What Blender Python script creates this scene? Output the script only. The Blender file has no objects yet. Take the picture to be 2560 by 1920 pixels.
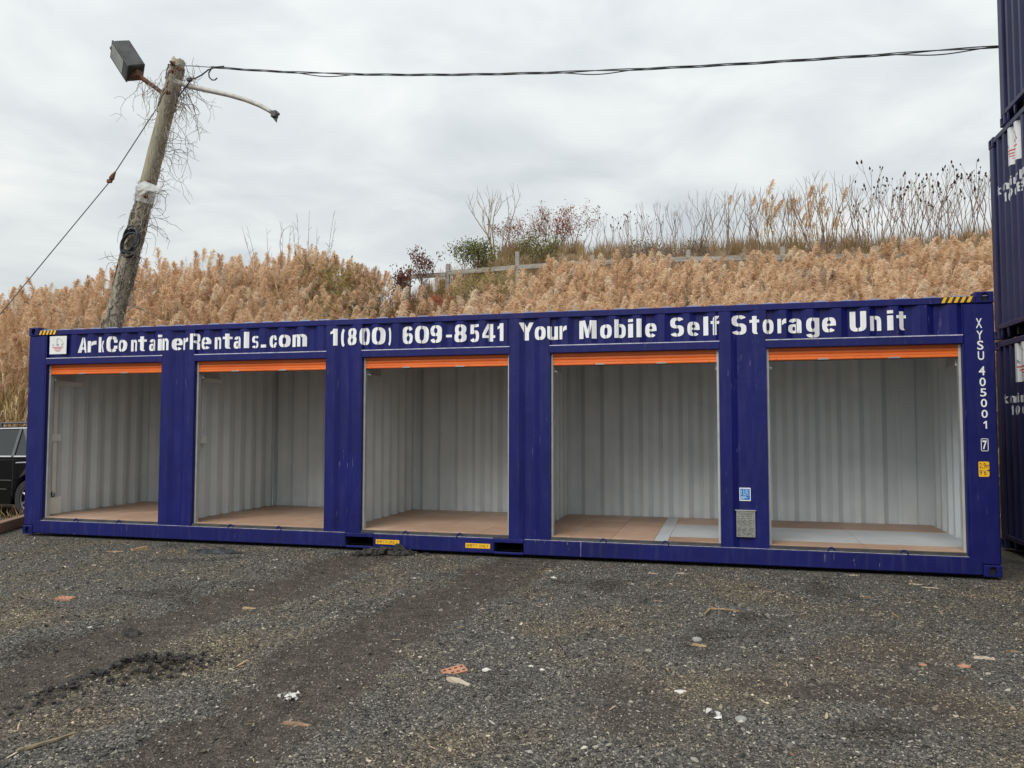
import bpy, bmesh, math, random
import numpy as np
from mathutils import Vector, Matrix, Euler
random.seed(7)
RNG = np.random.default_rng(11)
sc = bpy.context.scene
COL = sc.collection
PI = math.pi

# ------------------------------------------------------------------ camera
CAM = Vector((9.5187, -9.0246, 1.518))
cd = bpy.data.cameras.new('camera')
cam = bpy.data.objects.new('camera', cd); COL.objects.link(cam)
cam.location = CAM
cam.rotation_euler = (math.radians(93.0084), math.radians(-.061), math.radians(15.0055))
cd.sensor_width = 36; cd.lens = 36*1978.5/2560
cd.clip_start = .05; cd.clip_end = 2000
sc.camera = cam

# ------------------------------------------------------------------ world: overcast
SUN_EL, SUN_AZ = math.radians(46), math.radians(-162)   # high, behind the camera's left shoulder
w = bpy.data.worlds.new('World'); sc.world = w; w.use_nodes = True
nt = w.node_tree; nt.nodes.clear()
def N(tree, typ, **kw):
    n = tree.nodes.new(typ)
    for k, v in kw.items(): setattr(n, k, v)
    return n
def L(tree, a, b): tree.links.new(a, b)
def math_node(t, op, a, b=None):
    n = N(t, 'ShaderNodeMath', operation=op)
    for i, v in enumerate((a, b)):
        if v is None: continue
        if isinstance(v, (int, float)): n.inputs[i].default_value = v
        else: L(t, v, n.inputs[i])
    return n.outputs[0]
def ramp(t, fac, stops):
    n = N(t, 'ShaderNodeValToRGB'); e = n.color_ramp.elements
    while len(e) < len(stops): e.new(.5)
    for i, (p, c) in enumerate(stops):
        e[i].position = p; e[i].color = (*c, 1)
    L(t, fac, n.inputs[0]); return n.outputs[0]
sky = N(nt, 'ShaderNodeTexSky', sky_type='NISHITA'); sky.sun_disc = False
sky.sun_elevation = SUN_EL; sky.sun_rotation = SUN_AZ
bg1 = N(nt, 'ShaderNodeBackground'); L(nt, sky.outputs[0], bg1.inputs[0]); bg1.inputs[1].default_value = .05
tc = N(nt, 'ShaderNodeTexCoord')
sep = N(nt, 'ShaderNodeSeparateXYZ'); L(nt, tc.outputs['Generated'], sep.inputs[0])
zz = math_node(nt, 'MAXIMUM', sep.outputs[2], 0.0)
den = math_node(nt, 'ADD', zz, .16)
cmb = N(nt, 'ShaderNodeCombineXYZ')
L(nt, math_node(nt, 'DIVIDE', sep.outputs[0], den), cmb.inputs[0])
L(nt, math_node(nt, 'DIVIDE', sep.outputs[1], den), cmb.inputs[1])
cl1 = N(nt, 'ShaderNodeTexNoise'); L(nt, cmb.outputs[0], cl1.inputs['Vector'])
cl1.inputs['Scale'].default_value = 2.3; cl1.inputs['Detail'].default_value = 9; cl1.inputs['Roughness'].default_value = .52
cl1.inputs['Distortion'].default_value = .35
cl2 = N(nt, 'ShaderNodeTexNoise'); L(nt, cmb.outputs[0], cl2.inputs['Vector'])
cl2.inputs['Scale'].default_value = .45; cl2.inputs['Detail'].default_value = 4
cf = math_node(nt, 'ADD', math_node(nt, 'MULTIPLY', cl1.outputs[0], .6), math_node(nt, 'MULTIPLY', cl2.outputs[0], .4))
ccol = ramp(nt, cf, [(.36, (.420, .455, .472)), (.46, (.495, .524, .533)), (.55, (.570, .590, .588)), (.66, (.660, .668, .645))])
# overcast sky brightens towards the zenith (1 + 2 sin(elevation)) / 3
grad = math_node(nt, 'ADD', .88, math_node(nt, 'MULTIPLY', zz, .62))
bg2 = N(nt, 'ShaderNodeBackground'); L(nt, ccol, bg2.inputs[0]); L(nt, grad, bg2.inputs[1])
addw = N(nt, 'ShaderNodeAddShader'); L(nt, bg1.outputs[0], addw.inputs[0]); L(nt, bg2.outputs[0], addw.inputs[1])
mixw = N(nt, 'ShaderNodeMixShader'); mixw.inputs[0].default_value = .93
L(nt, bg1.outputs[0], mixw.inputs[1]); L(nt, bg2.outputs[0], mixw.inputs[2])
out = N(nt, 'ShaderNodeOutputWorld'); L(nt, mixw.outputs[0], out.inputs[0])

sd = bpy.data.lights.new('sun', 'SUN'); sd.energy = 1.5; sd.angle = math.radians(42); sd.color = (1, .975, .945)
so = bpy.data.objects.new('sun', sd); COL.objects.link(so)
# direction TO the sun
sdir = Vector((math.sin(SUN_AZ)*math.cos(SUN_EL), math.cos(SUN_AZ)*math.cos(SUN_EL), math.sin(SUN_EL)))
so.rotation_euler = sdir.to_track_quat('Z', 'Y').to_euler()
so.location = (9, -15, 20)
sc.view_settings.view_transform = 'Standard'; sc.view_settings.look = 'None'
sc.view_settings.gamma = 1; sc.view_settings.exposure = 0.55; sc.view_settings.use_curve_mapping = False
sc.render.engine = 'CYCLES'

# ------------------------------------------------------------------ helpers
_F = 1978.5
_RM = Euler((math.radians(93.0084), math.radians(-.061), math.radians(15.0055))).to_matrix()
def on_y(u, v, Y):
    """point of the plane y = Y that the photograph shows at (u, v)"""
    d = _RM @ Vector(((u-1280)/_F, -(v-960)/_F, -1)); t = (Y-CAM.y)/d.y
    return CAM + d*t
def on_z(u, v, Z=0):
    d = _RM @ Vector(((u-1280)/_F, -(v-960)/_F, -1)); t = (Z-CAM.z)/d.z
    return CAM + d*t

_h = np.random.default_rng(5).random((64, 64))
def vnoise(x, y, s=1.0, o=0):
    x = np.asarray(x, float)*s + 17.3*o; y = np.asarray(y, float)*s + 9.7*o
    xi = np.floor(x).astype(int); yi = np.floor(y).astype(int)
    fx = x-xi; fy = y-yi; fx = fx*fx*(3-2*fx); fy = fy*fy*(3-2*fy)
    h = lambda a, b: _h[a % 64, b % 64]
    return (h(xi, yi)*(1-fx)+h(xi+1, yi)*fx)*(1-fy)+(h(xi, yi+1)*(1-fx)+h(xi+1, yi+1)*fx)*fy
def fbm(x, y, s, n=4, o=0, g=.5):
    t = 0; a = 1; tot = 0
    for i in range(n):
        t = t + a*(vnoise(x, y, s*2**i, o+i*3)-.5); tot += a; a *= g
    return t/tot*2
def sstep(a, b, x):
    t = np.clip((np.asarray(x, float)-a)/(b-a), 0, 1); return t*t*(3-2*t)

class MB:
    def __init__(s): s.v = []; s.f = []; s.mi = []; s.cur = 0
    def add(s, vs, fs):
        o = len(s.v); s.v += [tuple(v) for v in vs]
        s.f += [tuple(i+o for i in f) for f in fs]; s.mi += [s.cur]*len(fs)
        return s
    def box(s, x0, x1, y0, y1, z0, z1, b=0, M=None):
        if b <= 0:
            vs = [(x, y, z) for x in (x0, x1) for y in (y0, y1) for z in (z0, z1)]
            fs = [(0, 1, 3, 2), (4, 6, 7, 5), (0, 4, 5, 1), (2, 3, 7, 6), (0, 2, 6, 4), (1, 5, 7, 3)]
        else:
            b = min(b, (x1-x0)*.45, (y1-y0)*.45, (z1-z0)*.45)
            lo = (x0, y0, z0); hi = (x1, y1, z1); vs = []; idx = {}
            for c in range(8):
                k = [(c >> 2) & 1, (c >> 1) & 1, c & 1]
                for a in range(3):       # vertex lying on face of axis a
                    p = [(hi[i]-b if k[i] else lo[i]+b) if i != a else (hi[i] if k[i] else lo[i]) for i in range(3)]
                    idx[(c, a)] = len(vs); vs.append(tuple(p))
            fs = []
            for a in range(3):
                o1, o2 = [i for i in range(3) if i != a]
                for sd_ in (0, 1):
                    cs = []
                    for (p, q) in ((0, 0), (1, 0), (1, 1), (0, 1)):
                        k = [0, 0, 0]; k[a] = sd_; k[o1] = p; k[o2] = q
                        cs.append(idx[(k[0]*4+k[1]*2+k[2], a)])
                    fs.append(tuple(cs))
            for a in range(3):           # edges parallel to axis a
                o1, o2 = [i for i in range(3) if i != a]
                for p in (0, 1):
                    for q in (0, 1):
                        k0 = [0, 0, 0]; k0[o1] = p; k0[o2] = q; k1 = list(k0); k1[a] = 1
                        c0 = k0[0]*4+k0[1]*2+k0[2]; c1 = k1[0]*4+k1[1]*2+k1[2]
                        fs.append((idx[(c0, o1)], idx[(c1, o1)], idx[(c1, o2)], idx[(c0, o2)]))
            for c in range(8): fs.append((idx[(c, 0)], idx[(c, 1)], idx[(c, 2)]))
        if M is not None: vs = [M @ Vector(v) for v in vs]
        return s.add(vs, fs)
    def tube(s, pts, r, n=6, cap=True):
        pts = [Vector(p) for p in pts]
        rs = r if isinstance(r, (list, tuple)) else [r]*len(pts)
        vs = []; fs = []; up = None
        for i, p in enumerate(pts):
            d = (pts[min(i+1, len(pts)-1)]-pts[max(i-1, 0)])
            d = d.normalized() if d.length > 1e-9 else Vector((0, 0, 1))
            if up is None:
                up = d.orthogonal().normalized()
            up = (up - d*up.dot(d))
            up = up.normalized() if up.length > 1e-6 else d.orthogonal().normalized()
            sd_ = d.cross(up)
            for k in range(n):
                a = 2*PI*k/n
                vs.append(p+(up*math.cos(a)+sd_*math.sin(a))*rs[i])
        for i in range(len(pts)-1):
            for k in range(n):
                a = i*n+k; b = i*n+(k+1) % n
                fs.append((a, b, b+n, a+n))
        if cap and n > 2:
            fs.append(tuple(range(n-1, -1, -1))); fs.append(tuple(range((len(pts)-1)*n, len(pts)*n)))
        return s.add(vs, fs)
    def prism(s, poly, fn, d0, d1):
        """poly in (u, v), extruded from depth d0 to d1; fn(u, v, d) -> point"""
        n = len(poly)
        vs = [fn(u, v, d0) for u, v in poly]+[fn(u, v, d1) for u, v in poly]
        fs = [tuple(range(n-1, -1, -1)), tuple(range(n, 2*n))]
        fs += [(i, (i+1) % n, n+(i+1) % n, n+i) for i in range(n)]
        return s.add(vs, fs)
    def sheet(s, us, fn, v0, v1):
        """strip through the stations us: fn(u, v) -> point"""
        n = len(us)
        vs = [fn(u, v0) for u in us]+[fn(u, v1) for u in us]
        return s.add(vs, [(i, i+1, n+i+1, n+i) for i in range(n-1)])
    def mesh(s, name, mats, smooth=False):
        me = bpy.data.meshes.new(name); me.from_pydata(s.v, [], s.f)
        for m in (mats if isinstance(mats, (list, tuple)) else [mats]): me.materials.append(m)
        if any(s.mi): me.polygons.foreach_set('material_index', s.mi)
        bm = bmesh.new(); bm.from_mesh(me); bmesh.ops.recalc_face_normals(bm, faces=bm.faces)
        bm.to_mesh(me); bm.free()
        if smooth: me.polygons.foreach_set('use_smooth', [True]*len(me.polygons))
        me.update(); return me
    def build(s, name, mats, parent=None, smooth=False, loc=None):
        o = bpy.data.objects.new(name, s.mesh(name, mats, smooth)); COL.objects.link(o)
        if loc is not None: o.location = loc
        if parent is not None: o.parent = parent
        return o
def link_mesh(name, me, parent=None, loc=(0, 0, 0), rot=(0, 0, 0), scale=(1, 1, 1)):
    o = bpy.data.objects.new(name, me); COL.objects.link(o)
    o.location = loc; o.rotation_euler = rot; o.scale = scale
    if parent is not None: o.parent = parent
    return o
def tag(o, label, cat, group=None, kind=None):
    o['label'] = label; o['category'] = cat
    if group: o['group'] = group
    if kind: o['kind'] = kind
    return o
def thing(name, label, cat, loc=(0, 0, 0), group=None):
    o = bpy.data.objects.new(name, None); COL.objects.link(o); o.location = loc
    o.empty_display_size = .2
    return tag(o, label, cat, group)
def copy_tree(o, parent=None, loc=None):
    c = o.copy(); COL.objects.link(c)
    if parent is not None: c.parent = parent
    if loc is not None: c.location = loc
    for ch in list(o.children): copy_tree(ch, c)
    return c

# ------------------------------------------------------------------ materials
def mat(name, c1, c2=None, rough=.6, metal=0, scale=4, bump=0, bscale=40, coord='Object', detail=6, rv=0,
        lo=.35, hi=.65, spec=None, stretch=None, translucent=0):
    m = bpy.data.materials.new(name); m.use_nodes = True; t = m.node_tree
    b = t.nodes['Principled BSDF']; b.inputs['Metallic'].default_value = metal
    b.inputs['Roughness'].default_value = rough
    if spec is not None: b.inputs['Specular IOR Level'].default_value = spec
    tcn = N(t, 'ShaderNodeTexCoord'); vec = tcn.outputs[coord]
    if stretch:
        mp = N(t, 'ShaderNodeMapping'); mp.inputs['Scale'].default_value = stretch; L(t, vec, mp.inputs[0]); vec = mp.outputs[0]
    n1 = N(t, 'ShaderNodeTexNoise'); L(t, vec, n1.inputs['Vector'])
    n1.inputs['Scale'].default_value = scale; n1.inputs['Detail'].default_value = detail
    n1.inputs['Roughness'].default_value = .6
    col = ramp(t, n1.outputs[0], [(lo, c1), (hi, c2 or c1)])
    L(t, col, b.inputs['Base Color'])
    if rv:
        L(t, math_node(t, 'ADD', rough-rv/2, math_node(t, 'MULTIPLY', n1.outputs[0], rv)), b.inputs['Roughness'])
    if bump:
        n2 = N(t, 'ShaderNodeTexNoise'); L(t, vec, n2.inputs['Vector']); n2.inputs['Scale'].default_value = bscale
        n2.inputs['Detail'].default_value = 5
        bp = N(t, 'ShaderNodeBump'); bp.inputs['Strength'].default_value = 1; bp.inputs['Distance'].default_value = bump
        L(t, n2.outputs[0], bp.inputs['Height']); L(t, bp.outputs[0], b.inputs['Normal'])
    if translucent:
        tr = N(t, 'ShaderNodeBsdfTranslucent'); L(t, col, tr.inputs[0])
        mx = N(t, 'ShaderNodeMixShader'); mx.inputs[0].default_value = translucent
        L(t, b.outputs[0], mx.inputs[1]); L(t, tr.outputs[0], mx.inputs[2])
        L(t, mx.outputs[0], t.nodes['Material Output'].inputs[0])
    return m

def paint_mat(name, base, dust, scratch=1.0, rough=.45):
    """container enamel: slightly uneven, dusty film, a few pale scratches and scuffs"""
    m = bpy.data.materials.new(name); m.use_nodes = True; t = m.node_tree
    b = t.nodes['Principled BSDF']; b.inputs['Specular IOR Level'].default_value = .32
    tcn = N(t, 'ShaderNodeTexCoord'); vec = tcn.outputs['Object']
    n1 = N(t, 'ShaderNodeTexNoise'); L(t, vec, n1.inputs['Vector']); n1.inputs['Scale'].default_value = 1.3; n1.inputs['Detail'].default_value = 7
    base2 = tuple(c*1.25 for c in base)
    c0 = ramp(t, n1.outputs[0], [(.3, tuple(c*.88 for c in base)), (.7, base2)])
    mp = N(t, 'ShaderNodeMapping'); mp.inputs['Scale'].default_value = (7, 7, .8); L(t, vec, mp.inputs[0])
    n2 = N(t, 'ShaderNodeTexNoise'); L(t, mp.outputs[0], n2.inputs['Vector']); n2.inputs['Scale'].default_value = 2.5; n2.inputs['Detail'].default_value = 8
    f2 = ramp(t, n2.outputs[0], [(.5, (0, 0, 0)), (.85, (.10, .10, .10))])
    mp3 = N(t, 'ShaderNodeMapping'); mp3.inputs['Scale'].default_value = (26, 26, 3.2); mp3.inputs['Rotation'].default_value = (.25, .35, .2); L(t, vec, mp3.inputs[0])
    n3 = N(t, 'ShaderNodeTexNoise'); L(t, mp3.outputs[0], n3.inputs['Vector']); n3.inputs['Scale'].default_value = 1.6; n3.inputs['Detail'].default_value = 3
    n4 = N(t, 'ShaderNodeTexNoise'); L(t, vec, n4.inputs['Vector']); n4.inputs['Scale'].default_value = 1.7; n4.inputs['Detail'].default_value = 3
    f3 = math_node(t, 'MULTIPLY', ramp(t, n3.outputs[0], [(.665, (0, 0, 0)), (.70, (1, 1, 1))]),
                   ramp(t, n4.outputs[0], [(.52, (0, 0, 0)), (.66, (.55*scratch, .55*scratch, .55*scratch))]))
    fac = math_node(t, 'MAXIMUM', f2, f3)
    mx = N(t, 'ShaderNodeMixRGB'); L(t, fac, mx.inputs[0]); L(t, c0, mx.inputs[1]); mx.inputs[2].default_value = (*dust, 1)
    L(t, mx.outputs[0], b.inputs['Base Color'])
    L(t, math_node(t, 'ADD', rough, math_node(t, 'MULTIPLY', n2.outputs[0], .12)), b.inputs['Roughness'])
    n5 = N(t, 'ShaderNodeTexNoise'); L(t, vec, n5.inputs['Vector']); n5.inputs['Scale'].default_value = 5; n5.inputs['Detail'].default_value = 3
    bp = N(t, 'ShaderNodeBump'); bp.inputs['Distance'].default_value = .006; L(t, n5.outputs[0], bp.inputs['Height']); L(t, bp.outputs[0], b.inputs['Normal'])
    return m

M = {}
M['blue'] = paint_mat('blue enamel', (.0045, .0070, .098), (.14, .14, .26), 1.3, .42)
M['blue_rail'] = paint_mat('scuffed blue enamel', (.0045, .0070, .092), (.20, .20, .28), 2.2, .45)
M['blue_old'] = paint_mat('faded blue enamel', (.017, .0185, .068), (.15, .14, .20), .6, .42)
M['edge'] = mat('pale edge highlight', (.36, .36, .46), (.62, .61, .68), .6, scale=14, detail=3)  # sky highlight on the steel edges, put into the colour
M['orange'] = mat('orange enamel', (.76, .135, .012), (.86, .18, .02), .42, scale=2, bump=.001, bscale=30)
M['grey_in'] = mat('pale grey interior paint', (.60, .65, .665), (.68, .72, .73), .36, scale=2.5, bump=.002, bscale=8)
M['guide'] = mat('galvanised guide', (.45, .46, .45), (.55, .55, .53), .45, .3, scale=6)
M['pvc'] = mat('off white pvc', (.78, .78, .75), (.84, .84, .80), .45, scale=3)
M['white'] = mat('white vinyl', (.82, .83, .83), (.88, .88, .87), .5, scale=9)
M['white_dirty'] = mat('dusty white vinyl', (.56, .56, .56), (.68, .68, .68), .6, scale=9)
M['sign'] = mat('white sign panel', (.72, .73, .72), (.80, .80, .78), .4, scale=5)
M['red'] = mat('red print', (.55, .03, .03), (.62, .05, .04), .5, scale=5)
M['ink'] = mat('black print', (.02, .02, .022), None, .5)
M['yellow'] = mat('yellow vinyl', (.85, .46, .01), (.9, .52, .02), .5, scale=8)
M['skyblue'] = mat('bright blue print', (.01, .12, .42), (.012, .15, .48), .4, scale=8)
M['paleblue'] = mat('pale blue print', (.45, .68, .85), None, .4)
M['plate'] = mat('brushed data plate', (.36, .36, .33), (.46, .46, .42), .4, .6, scale=14)
M['steel'] = mat('bare steel', (.5, .5, .5), (.65, .65, .64), .3, .9, scale=9)
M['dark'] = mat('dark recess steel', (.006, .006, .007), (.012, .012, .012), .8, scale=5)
M['sill'] = mat('dark sill steel', (.05, .05, .055), (.09, .09, .09), .5, .4, scale=6)
def ply_mat():
    m = bpy.data.materials.new('plywood floor'); m.use_nodes = True; t = m.node_tree; b = t.nodes['Principled BSDF']
    tcn = N(t, 'ShaderNodeTexCoord'); oi = N(t, 'ShaderNodeObjectInfo')
    mp = N(t, 'ShaderNodeMapping'); mp.inputs['Scale'].default_value = (2, 14, 2); L(t, tcn.outputs['Object'], mp.inputs[0])
    n1 = N(t, 'ShaderNodeTexNoise'); L(t, mp.outputs[0], n1.inputs['Vector']); n1.inputs['Scale'].default_value = 3; n1.inputs['Detail'].default_value = 9
    n2 = N(t, 'ShaderNodeTexNoise'); L(t, tcn.outputs['Object'], n2.inputs['Vector']); n2.inputs['Scale'].default_value = 1.6; n2.inputs['Detail'].default_value = 5
    f = math_node(t, 'ADD', math_node(t, 'MULTIPLY', n1.outputs[0], .5), math_node(t, 'ADD', math_node(t, 'MULTIPLY', n2.outputs[0], .4), math_node(t, 'MULTIPLY', oi.outputs['Random'], .16)))
    L(t, ramp(t, f, [(.32, (.27, .165, .108)), (.5, (.40, .255, .172)), (.72, (.54, .375, .27))]), b.inputs['Base Color'])
    b.inputs['Roughness'].default_value = .5
    return m
M['ply'] = ply_mat()
M['floorpaint'] = mat('grey floor paint', (.42, .445, .45), (.50, .52, .52), .5, scale=2.5, bump=.001)
M['wood_pole'] = mat('weathered pole wood', (.20, .175, .125), (.38, .34, .25), .85, scale=5, stretch=(9, 9, .8), bump=.01, bscale=5)
M['wood_grey'] = mat('weathered fence wood', (.22, .20, .17), (.36, .34, .30), .85, scale=4, stretch=(1, 6, 6), bump=.006, bscale=6)
M['wood_tan'] = mat('splintered tan wood', (.22, .135, .07), (.42, .29, .17), .8, scale=9, stretch=(1, 6, 6), bump=.006, bscale=8)
M['wood_dark'] = mat('old beam wood', (.17, .10, .06), (.30, .19, .12), .85, scale=5, stretch=(6, 1, 6), bump=.008, bscale=6)
M['wood_pale'] = mat('pale wood', (.34, .28, .20), (.58, .50, .39), .8, scale=9, stretch=(1, 6, 6))
M['vine'] = mat('dry vine', (.14, .115, .095), (.30, .265, .225), .85, scale=3)
M['cable'] = mat('black cable', (.018, .019, .021), (.035, .036, .04), .55, scale=5)
M['wire'] = mat('galvanised wire', (.13, .135, .14), (.22, .225, .23), .5, .5, scale=9)
M['rust'] = mat('rusty steel', (.10, .045, .025), (.20, .10, .06), .8, .2, scale=12, bump=.003)
M['arm'] = mat('weathered steel pipe', (.34, .32, .29), (.48, .46, .42), .6, .25, scale=8)
M['lamp'] = mat('dull bronze housing', (.045, .047, .048), (.085, .087, .087), .5, .35, scale=5)
M['lampface'] = mat('dark lamp front', (.03, .031, .032), (.05, .05, .05), .5, .2, scale=5)
M['lens'] = mat('dusty lamp glass', (.16, .16, .15), (.30, .30, .28), .18, .1, scale=3)
M['mudclod'] = mat('wet dark soil', (.022, .020, .018), (.060, .054, .047), .85, scale=14, bump=.02, bscale=60)
M['tarp'] = mat('black rag', (.022, .024, .026), (.055, .06, .065), .4, scale=8, bump=.006, bscale=25)
M['brick'] = mat('red clay brick', (.36, .165, .10), (.48, .25, .16), .85, scale=14, bump=.004, bscale=60)
M['paper'] = mat('crumpled paper', (.46, .45, .42), (.68, .67, .63), .8, scale=8)
M['stone'] = mat('grey stone', (.22, .22, .20), (.34, .34, .31), .85, scale=12, bump=.004, bscale=50)
M['stone_pale'] = mat('pale stone', (.50, .48, .43), (.64, .62, .56), .85, scale=12, bump=.004, bscale=50)

# ------------------------------------------------------------------ ground
TR = [[(5.47, .25), (5.5, -1.2), (5.58, -2.51), (5.41, -3.89), (5.56, -5.11), (5.69, -5.74), (5.9, -9)],
      [(7.33, .25), (7.3, -1.2), (7.16, -2.59), (7.1, -3.99), (7.22, -5.21), (7.27, -6.07), (7.4, -9)]]
def track_d(x, y):
    """signed distance across each tyre track"""
    r = []
    for t in TR:
        ys = np.array([p[1] for p in t])[::-1]; xs = np.array([p[0] for p in t])[::-1]
        r.append(np.asarray(x)-np.interp(y, ys, xs)-.10*fbm(x, y, .9, 3, 40))
    return r
def mud_mask(x, y):
    m = 0
    for i, d in enumerate(track_d(x, y)):
        wd = (.36, .40)[i]+.13*fbm(x, y, 1.6, 3, 21+i)
        m = np.maximum(m, 1-sstep(wd*.72, wd*1.2, np.abs(d)+.12*fbm(x, y, 5, 3, 8)))
    # trampled bare soil near lower left and along the front
    m = np.maximum(m, sstep(.10, .46, fbm(x, y, .55, 4, 61)*.55+.42*sstep(7.0, 5.4, x)*sstep(-4.2, -6.0, y)-.02)*.8)
    m = np.maximum(m, .75*sstep(.16, .46, fbm(np.asarray(x)*.38, np.asarray(y)*1.25, .8, 4, 93)*sstep(7.8, 9.0, x)))
    return m*sstep(1.2, -.1, y)*.92
def ground_h(x, y):
    x = np.asarray(x, float); y = np.asarray(y, float)
    h = .018*fbm(x, y, .6, 3, 1)+.012*fbm(x, y, 3.2, 3, 2)
    m = mud_mask(x, y)
    h = h+(1-m)*.010*fbm(x, y, 16, 2, 3)+m*.006*fbm(x, y, 11, 3, 4)
    for i, d in enumerate(track_d(x, y)):
        q = np.exp(-(d/.30)**2)*.030-np.exp(-((np.abs(d)-.50)/.13)**2)*.020
        h = h-q*sstep(.0, -1.6, y)
    # heap of black soil, lower left
    px_, py_ = x-6.02, y+4.95
    a = px_*.42+py_*.91; b = px_*.91-py_*.42
    h = h+.05*np.exp(-(a/.48)**2-(b/.17)**2)*(1+.9*fbm(x, y, 12, 3, 9))
    lim = sstep(-1.2, -.05, y)          # lower and calmer beside the container
    h = h*(1-.75*lim)-.028*lim
    return h
hc = [(-40, .3), (-12, 2.05), (-9, 2.35), (-6, 2.6), (-3, 2.95), (-1, 3.75), (.5, 5.0), (3, 7.1), (8, 6.7), (13, 6.4), (20, 6.25), (45, 6.1)]
def hill_h(x, y):
    x = np.asarray(x, float); y = np.asarray(y, float)
    prof = np.interp(y, [3.4, 4.2, 6, 8, 10, 12, 13.2, 15, 17.5, 20, 26, 60], [-.05, .12, 1.05, 2.35, 3.75, 5.12, 5.75, 7.0, 7.9, 8.1, 7.6, 5])
    crest = np.interp(x, [p[0] for p in hc], [p[1] for p in hc])
    k = .35                                                  # smooth minimum
    hh = np.clip(.5+.5*(crest-prof)/k, 0, 1)
    h = crest*(1-hh)+prof*hh-k*hh*(1-hh)
    back = sstep(11, 19, y)*sstep(1.5, -1.5, x)*1.4
    return h+.22*fbm(x, y, .5, 3, 31)*sstep(4, 6, y)-back

def grid_mesh(name, xs, ys, hf, m, attr=None):
    X, Y = np.meshgrid(xs, ys); Z = hf(X, Y)
    co = np.stack([X, Y, Z], -1).reshape(-1, 3)
    nx, ny = len(xs), len(ys)
    i = (np.arange(ny-1)[:, None]*nx+np.arange(nx-1)[None]).reshape(-1)
    f = np.stack([i, i+1, i+1+nx, i+nx], -1)
    me = bpy.data.meshes.new(name)
    me.vertices.add(len(co)); me.vertices.foreach_set('co', co.reshape(-1))
    me.loops.add(f.size); me.loops.foreach_set('vertex_index', f.reshape(-1))
    me.polygons.add(len(f)); me.polygons.foreach_set('loop_start', np.arange(len(f))*4)
    me.polygons.foreach_set('use_smooth', np.ones(len(f), bool))
    me.update(calc_edges=True); me.validate()
    if attr:
        for k, fn in attr.items():
            a = me.attributes.new(k, 'FLOAT', 'POINT'); a.data.foreach_set('value', fn(X, Y).reshape(-1).astype(np.float32))
    me.materials.append(m)
    o = bpy.data.objects.new(name, me); COL.objects.link(o); o['kind'] = 'structure'
    return o

def ground_mat():
    m = bpy.data.materials.new('gravel and soil'); m.use_nodes = True; t = m.node_tree; b = t.nodes['Principled BSDF']
    geo = N(t, 'ShaderNodeTexCoord'); vec = geo.outputs['Object']
    at = N(t, 'ShaderNodeAttribute'); at.attribute_name = 'mud'
    def noise(s, d=6, r=.6):
        n = N(t, 'ShaderNodeTexNoise'); L(t, vec, n.inputs['Vector']); n.inputs['Scale'].default_value = s
        n.inputs['Detail'].default_value = d; n.inputs['Roughness'].default_value = r; return n.outputs[0]
    vo = N(t, 'ShaderNodeTexVoronoi'); L(t, vec, vo.inputs['Vector']); vo.inputs['Scale'].default_value = 62
    vo2 = N(t, 'ShaderNodeTexVoronoi'); L(t, vec, vo2.inputs['Vector']); vo2.inputs['Scale'].default_value = 130
    sepc = N(t, 'ShaderNodeSeparateColor'); L(t, vo.outputs['Color'], sepc.inputs[0])
    sepc2 = N(t, 'ShaderNodeSeparateColor'); L(t, vo2.outputs['Color'], sepc2.inputs[0])
    f = math_node(t, 'ADD', math_node(t, 'MULTIPLY', sepc.outputs[0], .6), math_node(t, 'MULTIPLY', sepc2.outputs[0], .4))
    gcol = ramp(t, f, [(.12, (.045, .044, .041)), (.45, (.105, .102, .094)), (.70, (.165, .158, .142)), (.93, (.32, .305, .265))])
    tint = ramp(t, noise(.9, 5), [(.36, (.62, .58, .53)), (.44, (.98, .97, .93)), (.54, (.98, .92, .82)), (.66, (1.22, 1.07, .85))])
    mg = N(t, 'ShaderNodeMixRGB', blend_type='MULTIPLY'); mg.inputs[0].default_value = 1; L(t, gcol, mg.inputs[1]); L(t, tint, mg.inputs[2])
    mcol = ramp(t, noise(9, 9, .7), [(.28, (.046, .038, .030)), (.50, (.090, .076, .060)), (.72, (.165, .140, .110))])
    mf = math_node(t, 'ADD', at.outputs['Fac'], math_node(t, 'MULTIPLY', math_node(t, 'SUBTRACT', noise(14, 6), .5), .9))
    mfr = ramp(t, mf, [(.32, (0, 0, 0)), (.62, (1, 1, 1))])
    mx = N(t, 'ShaderNodeMixRGB'); L(t, mfr, mx.inputs[0]); L(t, mg.outputs[0], mx.inputs[1]); L(t, mcol, mx.inputs[2])
    L(t, mx.outputs[0], b.inputs['Base Color']); b.inputs['Roughness'].default_value = .88
    b.inputs['Specular IOR Level'].default_value = .25
    bh = math_node(t, 'ADD', math_node(t, 'MULTIPLY', vo.outputs['Distance'], -.9),
                   math_node(t, 'ADD', math_node(t, 'MULTIPLY', vo2.outputs['Distance'], -.5), math_node(t, 'MULTIPLY', noise(45, 6), .8)))
    bp = N(t, 'ShaderNodeBump'); bp.inputs['Distance'].default_value = .02; bp.inputs['Strength'].default_value = 1
    L(t, bh, bp.inputs['Height']); L(t, bp.outputs[0], b.inputs['Normal'])
    return m
M['ground'] = ground_mat()
gx = np.concatenate([np.linspace(-320, -6, 30)[:-1], np.linspace(-6, 3, 90)[:-1], np.linspace(3, 13.5, 330)[:-1], np.linspace(13.5, 20, 20)[:-1], np.linspace(20, 340, 30)])
gy = np.concatenate([np.linspace(-330, -10, 30)[:-1], np.linspace(-10, -6.6, 30)[:-1], np.linspace(-6.6, .3, 260)[:-1], np.linspace(.3, 6, 30)[:-1], np.linspace(6, 330, 30)])
grid_mesh('ground', gx, gy, lambda x, y: np.where(y > 5.5, -.06, ground_h(x, y)), M['ground'], {'mud': mud_mask})
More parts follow.
